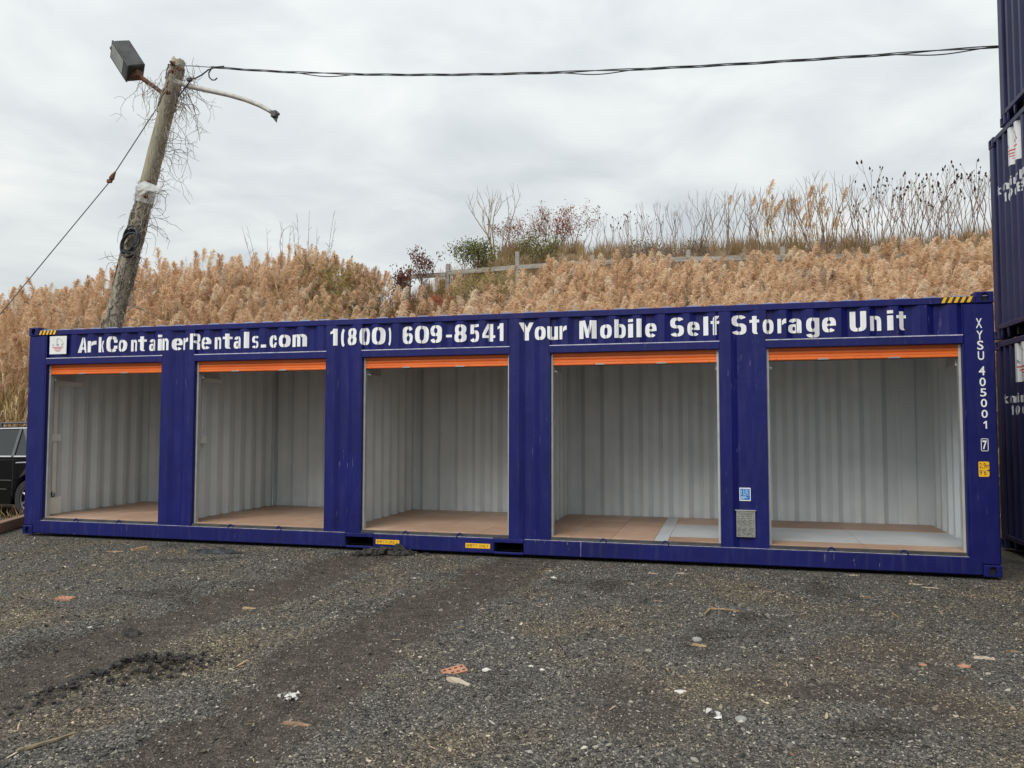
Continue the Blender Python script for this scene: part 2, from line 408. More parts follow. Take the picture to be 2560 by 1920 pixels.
M['hillsoil'] = mat('brown hill turf', (.10, .068, .038), (.24, .17, .09), .9, scale=1.8, bump=.06, bscale=9)
grid_mesh('hill', np.linspace(-45, 48, 160), np.linspace(3.3, 60, 130), hill_h, M['hillsoil'])

# ---- geometry-node scatterers (uncountable stuff only)
def scatter(name, layers, m_label, cat):
    """layers: list of (points Nx3, rot Nx3, scale Nx3, index N, [prototype objects])"""
    me = bpy.data.meshes.new(name)
    P = np.concatenate([l[0] for l in layers]); R = np.concatenate([l[1] for l in layers]); S = np.concatenate([l[2] for l in layers])
    I = np.concatenate([l[3] for l in layers]); K = np.concatenate([np.full(len(l[0]), i) for i, l in enumerate(layers)])
    me.vertices.add(len(P)); me.vertices.foreach_set('co', P.astype(np.float32).reshape(-1))
    for nm, dt, arr in (('rot', 'FLOAT_VECTOR', R), ('scl', 'FLOAT_VECTOR', S)):
        a = me.attributes.new(nm, dt, 'POINT'); a.data.foreach_set('vector', arr.astype(np.float32).reshape(-1))
    for nm, arr in (('idx', I), ('lay', K)):
        a = me.attributes.new(nm, 'INT', 'POINT'); a.data.foreach_set('value', arr.astype(np.int32))
    o = bpy.data.objects.new(name, me); COL.objects.link(o)
    g = bpy.data.node_groups.new(name, 'GeometryNodeTree')
    g.interface.new_socket('Geometry', in_out='INPUT', socket_type='NodeSocketGeometry')
    g.interface.new_socket('Geometry', in_out='OUTPUT', socket_type='NodeSocketGeometry')
    gi = g.nodes.new('NodeGroupInput'); go = g.nodes.new('NodeGroupOutput')
    def attr(nm, dt):
        n = g.nodes.new('GeometryNodeInputNamedAttribute'); n.data_type = dt; n.inputs[0].default_value = nm
        return [q for q in n.outputs if q.enabled and q.name == 'Attribute'][0]
    join = g.nodes.new('GeometryNodeJoinGeometry')
    for i, l in enumerate(layers):
        c = bpy.data.collections.new(name+'_kinds')
        for p in l[4]: c.objects.link(p)
        ci = g.nodes.new('GeometryNodeCollectionInfo'); ci.inputs['Collection'].default_value = c
        ci.inputs['Separate Children'].default_value = True; ci.inputs['Reset Children'].default_value = True
        cmpn = g.nodes.new('FunctionNodeCompare'); cmpn.data_type = 'INT'; cmpn.operation = 'EQUAL'
        ins = [q for q in cmpn.inputs if q.enabled]
        g.links.new(attr('lay', 'INT'), ins[0]); ins[1].default_value = i
        ip = g.nodes.new('GeometryNodeInstanceOnPoints')
        g.links.new(gi.outputs[0], ip.inputs['Points']); g.links.new(cmpn.outputs[0], ip.inputs['Selection'])
        g.links.new(ci.outputs[0], ip.inputs['Instance']); ip.inputs['Pick Instance'].default_value = True
        g.links.new(attr('idx', 'INT'), ip.inputs['Instance Index'])
        g.links.new(attr('rot', 'FLOAT_VECTOR'), ip.inputs['Rotation'])
        g.links.new(attr('scl', 'FLOAT_VECTOR'), ip.inputs['Scale'])
        g.links.new(ip.outputs[0], join.inputs[0])
    g.links.new(join.outputs[0], go.inputs[0])
    md = o.modifiers.new('scatter', 'NODES'); md.node_group = g
    tag(o, m_label, cat, kind='stuff')
    return o
def proto(name, mb, mats, smooth=False):
    return bpy.data.objects.new(name, mb.mesh(name, mats, smooth))     # not linked to the scene: only instanced

def rand_mat(name, stops, rough=.85, translucent=0, spec=.25):
    m = bpy.data.materials.new(name); m.use_nodes = True; t = m.node_tree; b = t.nodes['Principled BSDF']
    oi = N(t, 'ShaderNodeObjectInfo'); col = ramp(t, oi.outputs['Random'], stops)
    L(t, col, b.inputs['Base Color']); b.inputs['Roughness'].default_value = rough; b.inputs['Specular IOR Level'].default_value = spec
    if translucent:
        tr = N(t, 'ShaderNodeBsdfTranslucent'); L(t, col, tr.inputs[0])
        mx = N(t, 'ShaderNodeMixShader'); mx.inputs[0].default_value = translucent
        L(t, b.outputs[0], mx.inputs[1]); L(t, tr.outputs[0], mx.inputs[2]); L(t, mx.outputs[0], t.nodes['Material Output'].inputs[0])
    return m
M['pebble'] = rand_mat('gravel stones', [(.0, (.024, .024, .023)), (.28, (.075, .073, .070)), (.58, (.13, .127, .119)), (.80, (.19, .18, .158)), (.94, (.28, .265, .235)), (.997, (.52, .50, .46))])
M['crumb'] = rand_mat('soil crumbs', [(0, (.036, .030, .024)), (.5, (.085, .072, .058)), (.85, (.14, .12, .096)), (.97, (.23, .205, .17)), (1, (.45, .42, .37))])
def loc_tint(m):
    """patches of dustier, tanner stone across the yard"""
    t = m.node_tree; b = t.nodes['Principled BSDF']; src = b.inputs['Base Color'].links[0].from_socket
    oi = N(t, 'ShaderNodeObjectInfo'); n = N(t, 'ShaderNodeTexNoise'); L(t, oi.outputs['Location'], n.inputs['Vector']); n.inputs['Scale'].default_value = .9; n.inputs['Detail'].default_value = 5; n.inputs['Roughness'].default_value = .6
    tint = ramp(t, n.outputs[0], [(.36, (.58, .54, .49)), (.44, (.97, .96, .92)), (.54, (.98, .92, .83)), (.66, (1.28, 1.12, .87))])
    mx = N(t, 'ShaderNodeMixRGB', blend_type='MULTIPLY'); mx.inputs[0].default_value = 1; L(t, src, mx.inputs[1]); L(t, tint, mx.inputs[2]); L(t, mx.outputs[0], b.inputs['Base Color'])
loc_tint(M['pebble'])
def lump(rx, ry, rz, seed, sub=1, amp=.28):
    bm = bmesh.new(); bmesh.ops.create_icosphere(bm, subdivisions=sub, radius=1)
    r = random.Random(seed)
    for v in bm.verts:
        k = 1+r.uniform(-amp, amp); v.co = Vector((v.co.x*rx*k, v.co.y*ry*k, v.co.z*rz*k))
    mb = MB(); bm.verts.index_update(); mb.add([v.co for v in bm.verts], [[v.index for v in f.verts] for f in bm.faces]); bm.free()
    return mb
peb = [proto('stone_kind', lump(1, random.uniform(.6, .95), random.uniform(.4, .7), 50+i, 1, .36), M['pebble']) for i in range(8)]
crumbs = [proto('crumb_kind', lump(1, random.uniform(.6, .95), random.uniform(.45, .75), 150+i, 1, .34), M['crumb']) for i in range(8)]
def in_view(n, d0, d1, half=.66, power=2.0):
    """random ground points in the wedge in front of the camera, denser close by"""
    u = RNG.random(n)
    k = 2-power
    d = d0*(d1/d0)**u if abs(k) < 1e-6 else (d0**k+u*(d1**k-d0**k))**(1/k)
    a = (RNG.random(n)*2-1)*half+math.radians(15.0)
    return CAM.x-d*np.sin(a), CAM.y+d*np.cos(a)
def pebbles(cnt, power, mud):
    x, y = in_view(cnt, 3.0, 13.5, power=power)
    ok = ((y < -.02) | (x < -.25)) & (y < 1.2)
    mm = mud_mask(x, y); q = RNG.random(len(x))
    ok &= (q < mm*1.1) if mud else (q > (mm-.08)*1.05)
    x, y = x[ok], y[ok]; n = len(x); dist = np.hypot(x-CAM.x, y-CAM.y)
    s = .0038*(1+RNG.pareto(4.2, n)).clip(1, 4.0)*(.75+.5*RNG.random(n))*(1+.03*dist)
    if mud: s *= .9
    P = np.stack([x, y, ground_h(x, y)+s*(.05 if mud else .15)], -1)
    R = np.stack([RNG.normal(0, .3, n), RNG.normal(0, .3, n), RNG.random(n)*6.28], -1)
    return P, R, np.stack([s*1.2, s, s*.85], -1), RNG.integers(0, 8, n)
scatter('gravel', [(*pebbles(290000, 1.7, False), peb), (*pebbles(130000, 1.7, True), crumbs)], 'loose dark grey gravel strewn over the yard', 'gravel')
M['chip'] = rand_mat('chips', [(0, (.34, .23, .12)), (.45, (.46, .36, .22)), (.75, (.60, .54, .42)), (.9, (.36, .14, .07)), (1, (.66, .64, .58))])
chips = []
for i in range(5):
    r = random.Random(90+i); mb = MB()
    mb.prism([(-1, -.10), (-.3, -.14*r.uniform(.6, 1.3)), (1, -.05), (.8, .09), (-.2, .14*r.uniform(.6, 1.2)), (-.9, .08)], lambda a, b, c: (a, b, c), -.05, .06)
    chips.append(proto('chip_kind', mb, M['chip']))
x, y = in_view(620, 3.6, 12.5, power=.55); ok = (y < -.1); x, y = x[ok], y[ok]
keep = RNG.random(len(x)) < (.30+.7*sstep(-3.5, -.4, y)*sstep(6, 9, x)); x, y = x[keep], y[keep]; n = len(x)
s = .016*(1+RNG.pareto(2.6, n)).clip(1, 4)
scatter('wood_chips', [(np.stack([x, y, ground_h(x, y)+.006], -1), np.stack([RNG.normal(0, .12, n), RNG.normal(0, .15, n), RNG.random(n)*6.28], -1), np.stack([s, s, s*.7], -1), RNG.integers(0, 5, n), chips)],
        'pale wood chips and straw scattered over the gravel', 'wood chips')

# ------------------------------------------------------------------ glyphs draped over corrugated steel
_gl = {}
def glyph(ch, bold):
    key = (ch, bold)
    if key not in _gl:
        cu = bpy.data.curves.new('glyph', 'FONT'); cu.body = ch; cu.size = 1; cu.fill_mode = 'BOTH'; cu.offset = bold
        cu.resolution_u = 5
        ob = bpy.data.objects.new('glyph', cu); me = bpy.data.meshes.new_from_object(ob)
        vs = [tuple(v.co[:2]) for v in me.vertices]; fs = [tuple(p.vertices) for p in me.polygons]
        bpy.data.objects.remove(ob); bpy.data.curves.remove(cu); bpy.data.meshes.remove(me)
        _gl[key] = (vs, fs)
    return _gl[key]
STENCIL = {c: [.5] for c in 'CoecO0869SsgdpqQ5'}
STENCIL['a'] = [.62]; STENCIL['b'] = [.40]
STENCIL.update({'R': [.42], 'n': [.40], 'r': [.46], 'm': [.34, .66], '4': [.52], 'Y': [.36], 'u': [.5], 'A': [.5], 'k': [.45], 'U': [.5], 'f': [.45], 'M': [.6]})
def _glyphs():
    """bold condensed stencil capitals, lower case and figures: strokes as polygons, cap height 1"""
    h = .74
    def bar(x0, x1, y0, y1): return [[(x0, y0), (x1, y0), (x1, y1), (x0, y1)]]
    def ring(x0, x1, y0, y1, tx=.35, ty=.165, a0=0, a1=360):
        n = max(4, int(abs(a1-a0)/15)); cx, cy, rx, ry = (x0+x1)/2, (y0+y1)/2, (x1-x0)/2, (y1-y0)/2; r = []
        p = lambda a, ex, ey: (cx+math.copysign(abs(math.cos(a))**.72, math.cos(a))*ex, cy+math.copysign(abs(math.sin(a))**.72, math.sin(a))*ey)
        for i in range(n):
            a, b = math.radians(a0+(a1-a0)*i/n), math.radians(a0+(a1-a0)*(i+1)/n)
            r.append([p(a, rx-tx, ry-ty), p(a, rx, ry), p(b, rx, ry), p(b, rx-tx, ry-ty)])
        return r
    six = ring(0, 1, -.01, .62)+bar(0, .35, .3, .72)+ring(0, 1, .36, 1.01, .35, .165, 15, 180)
    S = lambda H: ring(0, 1, H*.43, H+.01, .35, .155*H**.5, 25, 270)+ring(0, 1, -.01, H*.585, .35, .155*H**.5, -155, 90)
    C = lambda H: ring(0, 1, -.01, H+.01, .37, .165, 42, 318)+bar(.65, 1, H*.60, H*.80)+bar(.65, 1, H*.20, H*.40)
    arch = lambda x0, x1, t: ring(x0, x1, h-.60, h+.01, t, .17, 0, 120)+bar(x1-t, x1, 0, h-.29)
    G = {'A': [[(0, 0), (.29, 0), (.50, .80), (.50, 1), (.35, 1)], [(1, 0), (.71, 0), (.50, .80), (.50, 1), (.65, 1)], [(.30, .20), (.70, .20), (.63, .37), (.37, .37)]],
         'r': bar(0, .50, 0, h)+[[(.5, h*.55), (.5, h*.86), (.74, h), (1, h+.01), (1, h*.70), (.78, h*.68)]],
         'k': bar(0, .38, 0, 1)+[[(.38, .30), (.38, .46), (.62, h), (1, h), (.66, .40)], [(.40, .42), (.62, .50), (1, 0), (.64, 0)]],
         'C': C(1), 'c': C(h), 'o': ring(0, 1, -.01, h+.01), '0': ring(0, 1, -.01, 1.01), 'e': ring(0, 1, -.01, h+.01, .36, .155, 0, 318)+bar(.30, .995, h*.42, h*.58),
         'n': bar(0, .37, 0, h)+arch(.05, 1, .37), 'm': bar(0, .235, 0, h)+arch(.03, .617, .235)+arch(.42, 1, .235),
         't': bar(.28, .74, .16, .93)+bar(0, 1, h-.15, h)+ring(.28, 1.12, -.01, .42, .46, .165, 180, 285),
         'a': bar(.64, 1, 0, h*.72)+ring(.05, 1, h-.52, h+.01, .36, .15, 0, 165)+ring(0, .86, -.01, .46, .33, .13),
         'i': bar(0, 1, 0, h)+bar(0, 1, .84, 1), 'l': bar(0, 1, 0, 1), '.': bar(0, 1, 0, .18), '-': bar(0, 1, .31, .46),
         '1': bar(.42, 1, 0, 1)+[[(0, .68), (.43, .73), (.43, 1), (.30, .87), (0, .83)]],
         'R': bar(0, .37, 0, 1)+bar(.3, .62, .845, 1)+bar(.3, .62, .42, .56)+ring(.2, 1, .42, 1, .35, .155, -90, 90)+bar(.62, .98, 0, .36)+[[(.55, .44), (.80, .44), (.98, .36), (.62, .34)]],
         's': S(h), 'S': S(1), '8': ring(.03, .97, .45, 1.01, .34, .15)+ring(0, 1, -.01, .565, .36, .165),
         '(': ring(0, 2.1, -.14, 1.06, .52, .12, 118, 242), ')': ring(-1.1, 1, -.14, 1.06, .52, .12, -62, 62),
         '6': six, '9': [[(1-x, 1-y) for x, y in p] for p in six], '5': bar(.06, .95, .84, 1)+bar(.06, .40, .46, .9)+ring(0, 1, -.01, .66, .36, .165, -150, 128),
         '4': bar(.48, .83, 0, 1)+bar(0, 1, .20, .35)+[[(0, .34), (0, .42), (.40, 1), (.52, 1), (.52, .80), (.23, .34)]],
         'Y': [[(0, 1), (.37, 1), (.67, .44), (.35, .40)], [(1, 1), (.70, 1), (.48, .60), (.66, .42)]]+bar(.33, .67, 0, .46),
         'u': bar(0, .37, .22, h)+bar(.63, 1, 0, h)+ring(0, 1, -.01, .5, .37, .17, 180, 330),
         'M': bar(0, .26, 0, 1)+bar(.74, 1, 0, 1)+[[(.20, 1), (.36, 1), (.52, .40), (.52, .04), (.42, .04)], [(.80, 1), (.64, 1), (.48, .40), (.48, .04), (.58, .04)]],
         'b': bar(0, .37, 0, 1)+ring(0, 1, -.01, h+.01, .36, .16, -125, 125), 'f': bar(.25, .70, 0, .85)+bar(0, 1, h-.15, h)+ring(.25, 1.35, .55, 1.01, .44, .15, 75, 180),
         'g': ring(0, 1, .02, h+.01, .36, .15)+bar(.64, 1, -.08, h)+ring(0, 1, -.27, .18, .36, .13, 190, 360),
         'U': bar(0, .36, .25, 1)+bar(.64, 1, .25, 1)+ring(0, 1, -.01, .6, .36, .17, 180, 360)}
    return G
BOLD = _glyphs()
WID = {'i': .30, 'l': .28, '.': .30, '1': .42, '(': .30, ')': .30, '-': .34, 'm': .92, 'M': .88, 'r': .46, 't': .52, 'f': .46}
def put_text(mb, items, base, H, place, prof, breaks, bold=None, stencil=True, gap=.008):
    """items: (char, u0, u1); place(u, v, depth) -> point; prof(u) -> depth of the steel.
    bold None = the stencil alphabet above, otherwise the plain built-in font"""
    for ch, u0, u1 in items:
        bm = bmesh.new(); deep = {}
        if bold is None:
            for i, poly in enumerate(BOLD[ch]):
                vv = [bm.verts.new((u0+x*(u1-u0), base+y*H, -.00022*i)) for x, y in poly]
                try: bm.faces.new(vv)
                except ValueError: pass
            bmesh.ops.triangulate(bm, faces=bm.faces[:])
        else:
            cap = [v[1] for v in glyph('H', bold)[0]]; c0, c1 = min(cap), max(cap)
            vs, fs = glyph(ch, bold)
            xs = [v[0] for v in vs]; a, b = min(xs), max(xs)
            bv = [bm.verts.new((u0+(v[0]-a)/(b-a)*(u1-u0), base+(v[1]-c0)/(c1-c0)*H, 0)) for v in vs]
            for f in fs:
                try: bm.faces.new([bv[i] for i in f])
                except ValueError: pass
        cuts = [q for q in breaks if u0-.02 < q < u1+.02]; gaps = []
        if stencil:
            for q in STENCIL.get(ch, []):
                g = u0+q*(u1-u0); gaps.append(g); cuts += [g-gap/2, g+gap/2]
        for q in cuts:
            bmesh.ops.bisect_plane(bm, geom=bm.verts[:]+bm.edges[:]+bm.faces[:], plane_co=(q, 0, 0), plane_no=(1, 0, 0), dist=1e-6)
        if gaps:
            dele = [f for f in bm.faces if any(abs(f.calc_center_median().x-g) < gap/2 for g in gaps)]
            bmesh.ops.delete(bm, geom=dele, context='FACES')
        bm.verts.index_update()
        mb.add([place(v.co.x, v.co.y, prof(v.co.x)-.003+v.co.z) for v in bm.verts], [[v.index for v in f.verts] for f in bm.faces])
        bm.free()
def flow(text, u0, H, bold=None, track=.12, space=.32, wide=1.0):
    """lay out a run of characters with natural widths"""
    r = []; u = u0
    if bold is not None:
        cap = [v[1] for v in glyph('H', bold)[0]]; k = H/(max(cap)-min(cap))*wide
    for ch in text:
        if ch == ' ': u += space*H; continue
        if bold is None: wd = WID.get(ch, .62)*H*wide
        else:
            xs = [v[0] for v in glyph(ch, bold)[0]]; wd = (max(xs)-min(xs))*k
        r.append((ch, u, u+wd)); u += wd+track*H
    return r, u

# ------------------------------------------------------------------ container pieces
PITCH = (.070, .068, .072, .068)       # recess, slope, ridge, slope
def corr_stations(a, b, start=0, depth=.036, base=0):
    """stations (u, depth) of a corrugated sheet from a to b, beginning in segment `start`"""
    out_ = [(a, None)]; u = a; k = start
    st = []
    lev = {0: 1, 2: 0}
    cur = 1 if start in (0, 3) else 0
    st.append((a, cur))
    while u < b-1e-6:
        u2 = min(b, u+PITCH[k]); fr = (u2-u)/PITCH[k]
        if k == 1: cur2 = 1-fr
        elif k == 3: cur2 = fr
        else: cur2 = cur
        st.append((u2, cur2)); cur = cur2; u = u2; k = (k+1) % 4
    return [(q, base+c*depth) for q, c in st]
def prof_of(st):
    us = [q[0] for q in st]; ds = [q[1] for q in st]
    return lambda u: float(np.interp(u, us, ds))
def corr_sheet(name, m, parent, st, fn, v0, v1):
    mb = MB(); d = dict(st)
    n = len(st)
    mb.add([fn(u, v0, dd) for u, dd in st]+[fn(u, v1, dd) for u, dd in st], [(i, i+1, n+i+1, n+i) for i in range(n-1)])
    return mb.build(name, m, parent)
def casting(name, parent, fn, w_=.166, h_=.118, dp=.178, m=None, hw=.032, hh=.044):
    """corner casting: block with an oval hole in the face d = 0; fn(u, v, d)"""
    mb = MB(); b = .008; K = 20
    oval = []
    for i in range(K):
        a = 2*PI*i/K; cx, sy = math.cos(a), math.sin(a)
        q = lambda c, e: math.copysign(abs(c)**.7, c)*e
        oval.append((w_/2+q(cx, hw), h_/2+q(sy, hh)))
    # face ring: project the oval directions out to the rectangle
    rect = []
    for i in range(K):
        a = 2*PI*i/K; cx, sy = math.cos(a), math.sin(a)
        k = min((w_/2-b)/max(abs(cx), 1e-6), (h_/2-b)/max(abs(sy), 1e-6))
        rect.append((w_/2+cx*k, h_/2+sy*k))
    for cxy in ((b, b), (w_-b, b), (w_-b, h_-b), (b, h_-b)):      # snap nearest ring vertex to the corner
        j = min(range(K), key=lambda i: (rect[i][0]-cxy[0])**2+(rect[i][1]-cxy[1])**2); rect[j] = cxy
    vs = [fn(u, v, 0) for u, v in rect]+[fn(u, v, 0) for u, v in oval]+[fn(u, v, .035) for u, v in oval]
    fs = []
    for i in range(K):
        j = (i+1) % K
        fs += [(i, j, K+j, K+i), (K+i, K+j, 2*K+j, 2*K+i)]
    mb.add(vs, fs)
    # bevel ring and sides
    r0 = [(b, b), (w_-b, b), (w_-b, h_-b), (b, h_-b)]; r1 = [(0, 0), (w_, 0), (w_, h_), (0, h_)]
    vs = [fn(u, v, 0) for u, v in r0]+[fn(u, v, b) for u, v in r1]+[fn(u, v, dp) for u, v in r1]
    fs = []
    for i in range(4):
        j = (i+1) % 4; fs += [(i, j, 4+j, 4+i), (4+i, 4+j, 8+j, 8+i)]
    fs.append((8, 9, 10, 11)); mb.add(vs, fs)
    o = mb.build(name, m, parent)
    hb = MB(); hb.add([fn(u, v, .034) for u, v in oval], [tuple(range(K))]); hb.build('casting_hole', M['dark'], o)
    return o
def logo(parent, u0, u1, v0, v1, place, prof, breaks, name='logo_sign', msign=None):
    """white panel with a boat: mast, curved sail, three letters and a striped hull"""
    us = sorted([u0, u1]+[q for q in breaks if u0 < q < u1])
    mb = MB(); n = len(us)
    mb.add([place(u, v0, prof(u)-.004) for u in us]+[place(u, v1, prof(u)-.004) for u in us], [(i, i+1, n+i+1, n+i) for i in range(n-1)])
    o = mb.build(name, msign or M['sign'], parent)
    W_, H_ = u1-u0, v1-v0
    def strip(mb, pts, wd):
        for (a, b), (c, d) in zip(pts, pts[1:]):
            dx, dy = c-a, d-b; l = math.hypot(dx, dy) or 1; nx, ny = -dy/l*wd/2, dx/l*wd/2
            q = [(a+nx, b+ny), (c+nx, d+ny), (c-nx, d-ny), (a-nx, b-ny)]
            mb.add([place(u0+i*W_, v0+j*H_, prof(u0+i*W_)-.0065) for i, j in q], [(0, 1, 2, 3)])
    ink = MB()
    strip(ink, [(.44, .46), (.44, .86)], .018)
    strip(ink, [(.44+.40*math.sin(a)*1.0, .44+.42*math.cos(a)) for a in np.linspace(0, 1.35, 12)], .016)
    its = []
    for c, a in (('A', .17), ('R', .47), ('K', .72)): its.append((c, u0+a*W_, u0+(a+.09)*W_))
    put_text(ink, its, v0+.47*H_, .09*H_, lambda u, v, d: place(u, v, d-.0035), prof, breaks, .0, False)
    ink.build('sign_print', M['ink'], o)['kind'] = 'stuff'
    rd = MB()
    for k, (hw, y) in enumerate(((.33, .385), (.26, .30), (.19, .225), (.12, .155))):
        h = .034-.005*k
        q = sorted([.5-hw, .5+hw]+[(b-u0)/W_ for b in breaks if u0+(.5-hw)*W_ < b < u0+(.5+hw)*W_])
        nn = len(q)
        rd.add([place(u0+i*W_, v0+(y-h/2)*H_, prof(u0+i*W_)-.0065) for i in q]+[place(u0+i*W_, v0+(y+h/2)*H_, prof(u0+i*W_)-.0065) for i in q],
               [(i, i+1, nn+i+1, nn+i) for i in range(nn-1)])
    rd.build('hull_stripes', M['red'], o)
    return o

# ------------------------------------------------------------------ the self storage container (front = y 0, left end = x 0)
LEN, HGT, DEP = 12.192, 2.896, 2.438
box = thing('storage_container', 'long blue container with five open orange roller doors and white lettering', 'container')
BAYS = [(.300, 2.230), (2.720, 4.670), (5.145, 7.070), (7.545, 9.480), (9.960, 11.905)]
FR = lambda u, v, d: (u, d, v)              # front face
# corner posts and castings
for x0, x1 in ((.0, .298), (11.907, 12.192)):
    MB().box(x0, x1, .006, .10, .118, 2.778, .012).build('corner_post', M['blue'], box)
for x0 in (0, 12.192-.166):
    for z0 in (0, 2.778):
        casting('corner_casting', box, lambda u, v, d, x0=x0, z0=z0: (x0+u, d-.004, z0+v), m=M['blue'])
        casting('corner_casting', box, lambda u, v, d, x0=x0, z0=z0: (x0+u, DEP+.004-d, z0+v), m=M['blue'])
    xo = 0 if x0 == 0 else LEN-.078
    MB().box(xo, xo+.078, DEP-.075, DEP-.002, .118, 2.778, .01).build('corner_post', M['blue'], box)
# rails
MB().box(.166, 12.026, .004, .075, 2.782, 2.852, .006).build('top_rail', M['blue'], box)
MB().box(.166, 12.026, DEP-.075, DEP-.004, 2.782, 2.852, .006).build('top_rail', M['blue'], box)
rail = MB()
F1, F2 = (4.963, 5.328), (6.882, 7.236)
for x0, x1 in ((.166, F1[0]), (F1[1], F2[0]), (F2[1], 12.026)):
    rail.box(x0, x1, .004, .10, .013, .190, .010)
rl = rail.build('bottom_rail', M['blue_rail'], box)
MB().box(.30, 4.95, .0052, .0125, .1905, .1945, .001).build('rail_highlight', M['edge'], rl)  # pale strips paint the highlight along the rail's top edge
MB().box(5.34, 6.87, .0052, .0125, .1905, .1945, .001).build('rail_highlight', M['edge'], rl)
MB().box(7.25, 11.90, .0052, .0125, .1905, .1945, .001).build('rail_highlight', M['edge'], rl)
for x0, x1 in (F1, F2):
    fp = MB()
    fp.box(x0-.004, x1+.004, .003, .12, .142, .1895, .006)
    fp.box(x0-.004, x1+.004, .005, .12, .010, .036, .005)
    o = fp.build('fork_pocket', M['blue'], box)
    tn = MB()
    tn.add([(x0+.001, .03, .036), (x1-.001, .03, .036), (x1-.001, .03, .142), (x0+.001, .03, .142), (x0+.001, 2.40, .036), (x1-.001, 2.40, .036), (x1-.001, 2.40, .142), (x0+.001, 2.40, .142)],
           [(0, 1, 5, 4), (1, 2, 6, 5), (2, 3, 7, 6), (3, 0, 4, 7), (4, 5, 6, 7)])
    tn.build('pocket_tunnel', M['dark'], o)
MB().box(.166, 12.026, DEP-.10, DEP-.004, .013, .170, .008).build('bottom_rail', M['blue'], box)
# front steel: pillars and header panels, with one continuous depth profile for the lettering
FPROF = [(0, .006), (.298, .006)]
PIL = [(BAYS[i][1], BAYS[i+1][0]) for i in range(4)]
for i, (a, b) in enumerate(BAYS):
    st = corr_stations(a+.012, b-.012, 0, .036, .012)
    st = [(a, .008), (a+.0119, .008)]+st+[(b-.0119, .008), (b, .008)]
    corr_sheet('header_panel', M['blue'], box, st, FR, 2.44, 2.784)
    FPROF += [(a+1e-4, .008)]+st[1:-1]+[(b-1e-4, .008)]
    if i < 4:
        p, q = PIL[i]
        k = [(p, .006), (p+.115, .006), (p+.183, .040), (p+.298, .040), (p+.366, .006), (q, .006)]
        corr_sheet('pillar', M['blue'], box, k, FR, .189, 2.784)
        FPROF += k
    ln = MB().box(a, b, .003, .085, 2.366, 2.449, .006).build('lintel', M['blue'], box)
    MB().box(a+.004, b-.004, .0045, .030, 2.4495, 2.4600, .0015).build('lintel_highlight', M['edge'], ln)  # pale strip painting the sky's highlight along the lintel top
FPROF += [(11.907, .006), (12.192, .006)]
FPROF.sort(key=lambda q: q[0])
fprof = prof_of(FPROF); fbreaks = [q[0] for q in FPROF]
for i, (a, b) in enumerate(BAYS):          # jambs: the returns on both sides of each opening
    MB().box(a-.004, a+.012, .0075, .135, .190, 2.366).build('jamb', M['blue'], box)
    MB().box(b-.012, b+.004, .0075, .135, .190, 2.366).build('jamb', M['blue'], box)
    g = MB(); g.box(a+.0125, a+.038, .060, .125, .192, 2.364, .003); g.build('door_guide', M['guide'], box)
    g = MB(); g.box(b-.038, b-.0125, .060, .125, .192, 2.364, .003); g.build('door_guide', M['guide'], box)
# sill behind the bottom rail, with two rolled lines
for a, b in BAYS:
    s_ = MB(); s_.box(a+.013, b-.013, .022, .0595, .16, .228, .003); s_.box(a+.013, b-.013, .014, .030, .191, .208, .003); s_.build('sill', M['sill'], box)
MB().box(.30, 11.90, .0105, .055, .1700, .1893).build('rail_top', M['blue'], box)
# shell
XI = (.075, 12.117)
corr_sheet('back_wall', M['grey_in'], box, corr_stations(.06, 12.13, 0, -.060, 2.41), FR, .20, 2.82)
corr_sheet('back_wall', M['blue'], box, corr_stations(.06, 12.13, 0, -.036, 2.418), FR, .15, 2.80)
MB().box(11.745, 11.925, 2.312, 2.3365, .239, 2.80, .004).build('wall_post', M['grey_in'], box)
MB().box(11.70, 12.095, 2.337, 2.343, .2395, 2.80).build('wall_liner', M['grey_in'], box)
EL = lambda u, v, d: (d, u, v)
corr_sheet('end_wall', M['grey_in'], box, corr_stations(.10, 2.40, 2, -.052, .108), EL, .20, 2.82)
corr_sheet('end_wall', M['blue'], box, corr_stations(.10, 2.40, 2, -.052, .096), EL, .12, 2.80)
corr_sheet('end_wall', M['grey_in'], box, corr_stations(.10, 2.40, 2, .052, 12.084), EL, .20, 2.82)
corr_sheet('end_wall', M['blue'], box, corr_stations(.10, 2.40, 2, .052, 12.096), EL, .12, 2.80)
for xp in (2.475, 4.885, 7.29):
    corr_sheet('partition', M['grey_in'], box, corr_stations(.10, 2.40, 1, .050, xp-.025), EL, .20, 2.82)
for i, (p, q) in enumerate(PIL):
    MB().box(p-.003, q+.003, .136, .142, .23, 2.80).build('pillar_lining', M['grey_in'], box)
MB().box(.08, .297, .101, .106, .23, 2.80).build('pillar_lining', M['grey_in'], box)
MB().box(11.908, 12.11, .101, .106, .23, 2.80).build('pillar_lining', M['grey_in'], box)
MB().box(.30, 11.90, .086, .092, 2.36, 2.82).build('header_lining', M['grey_in'], box)
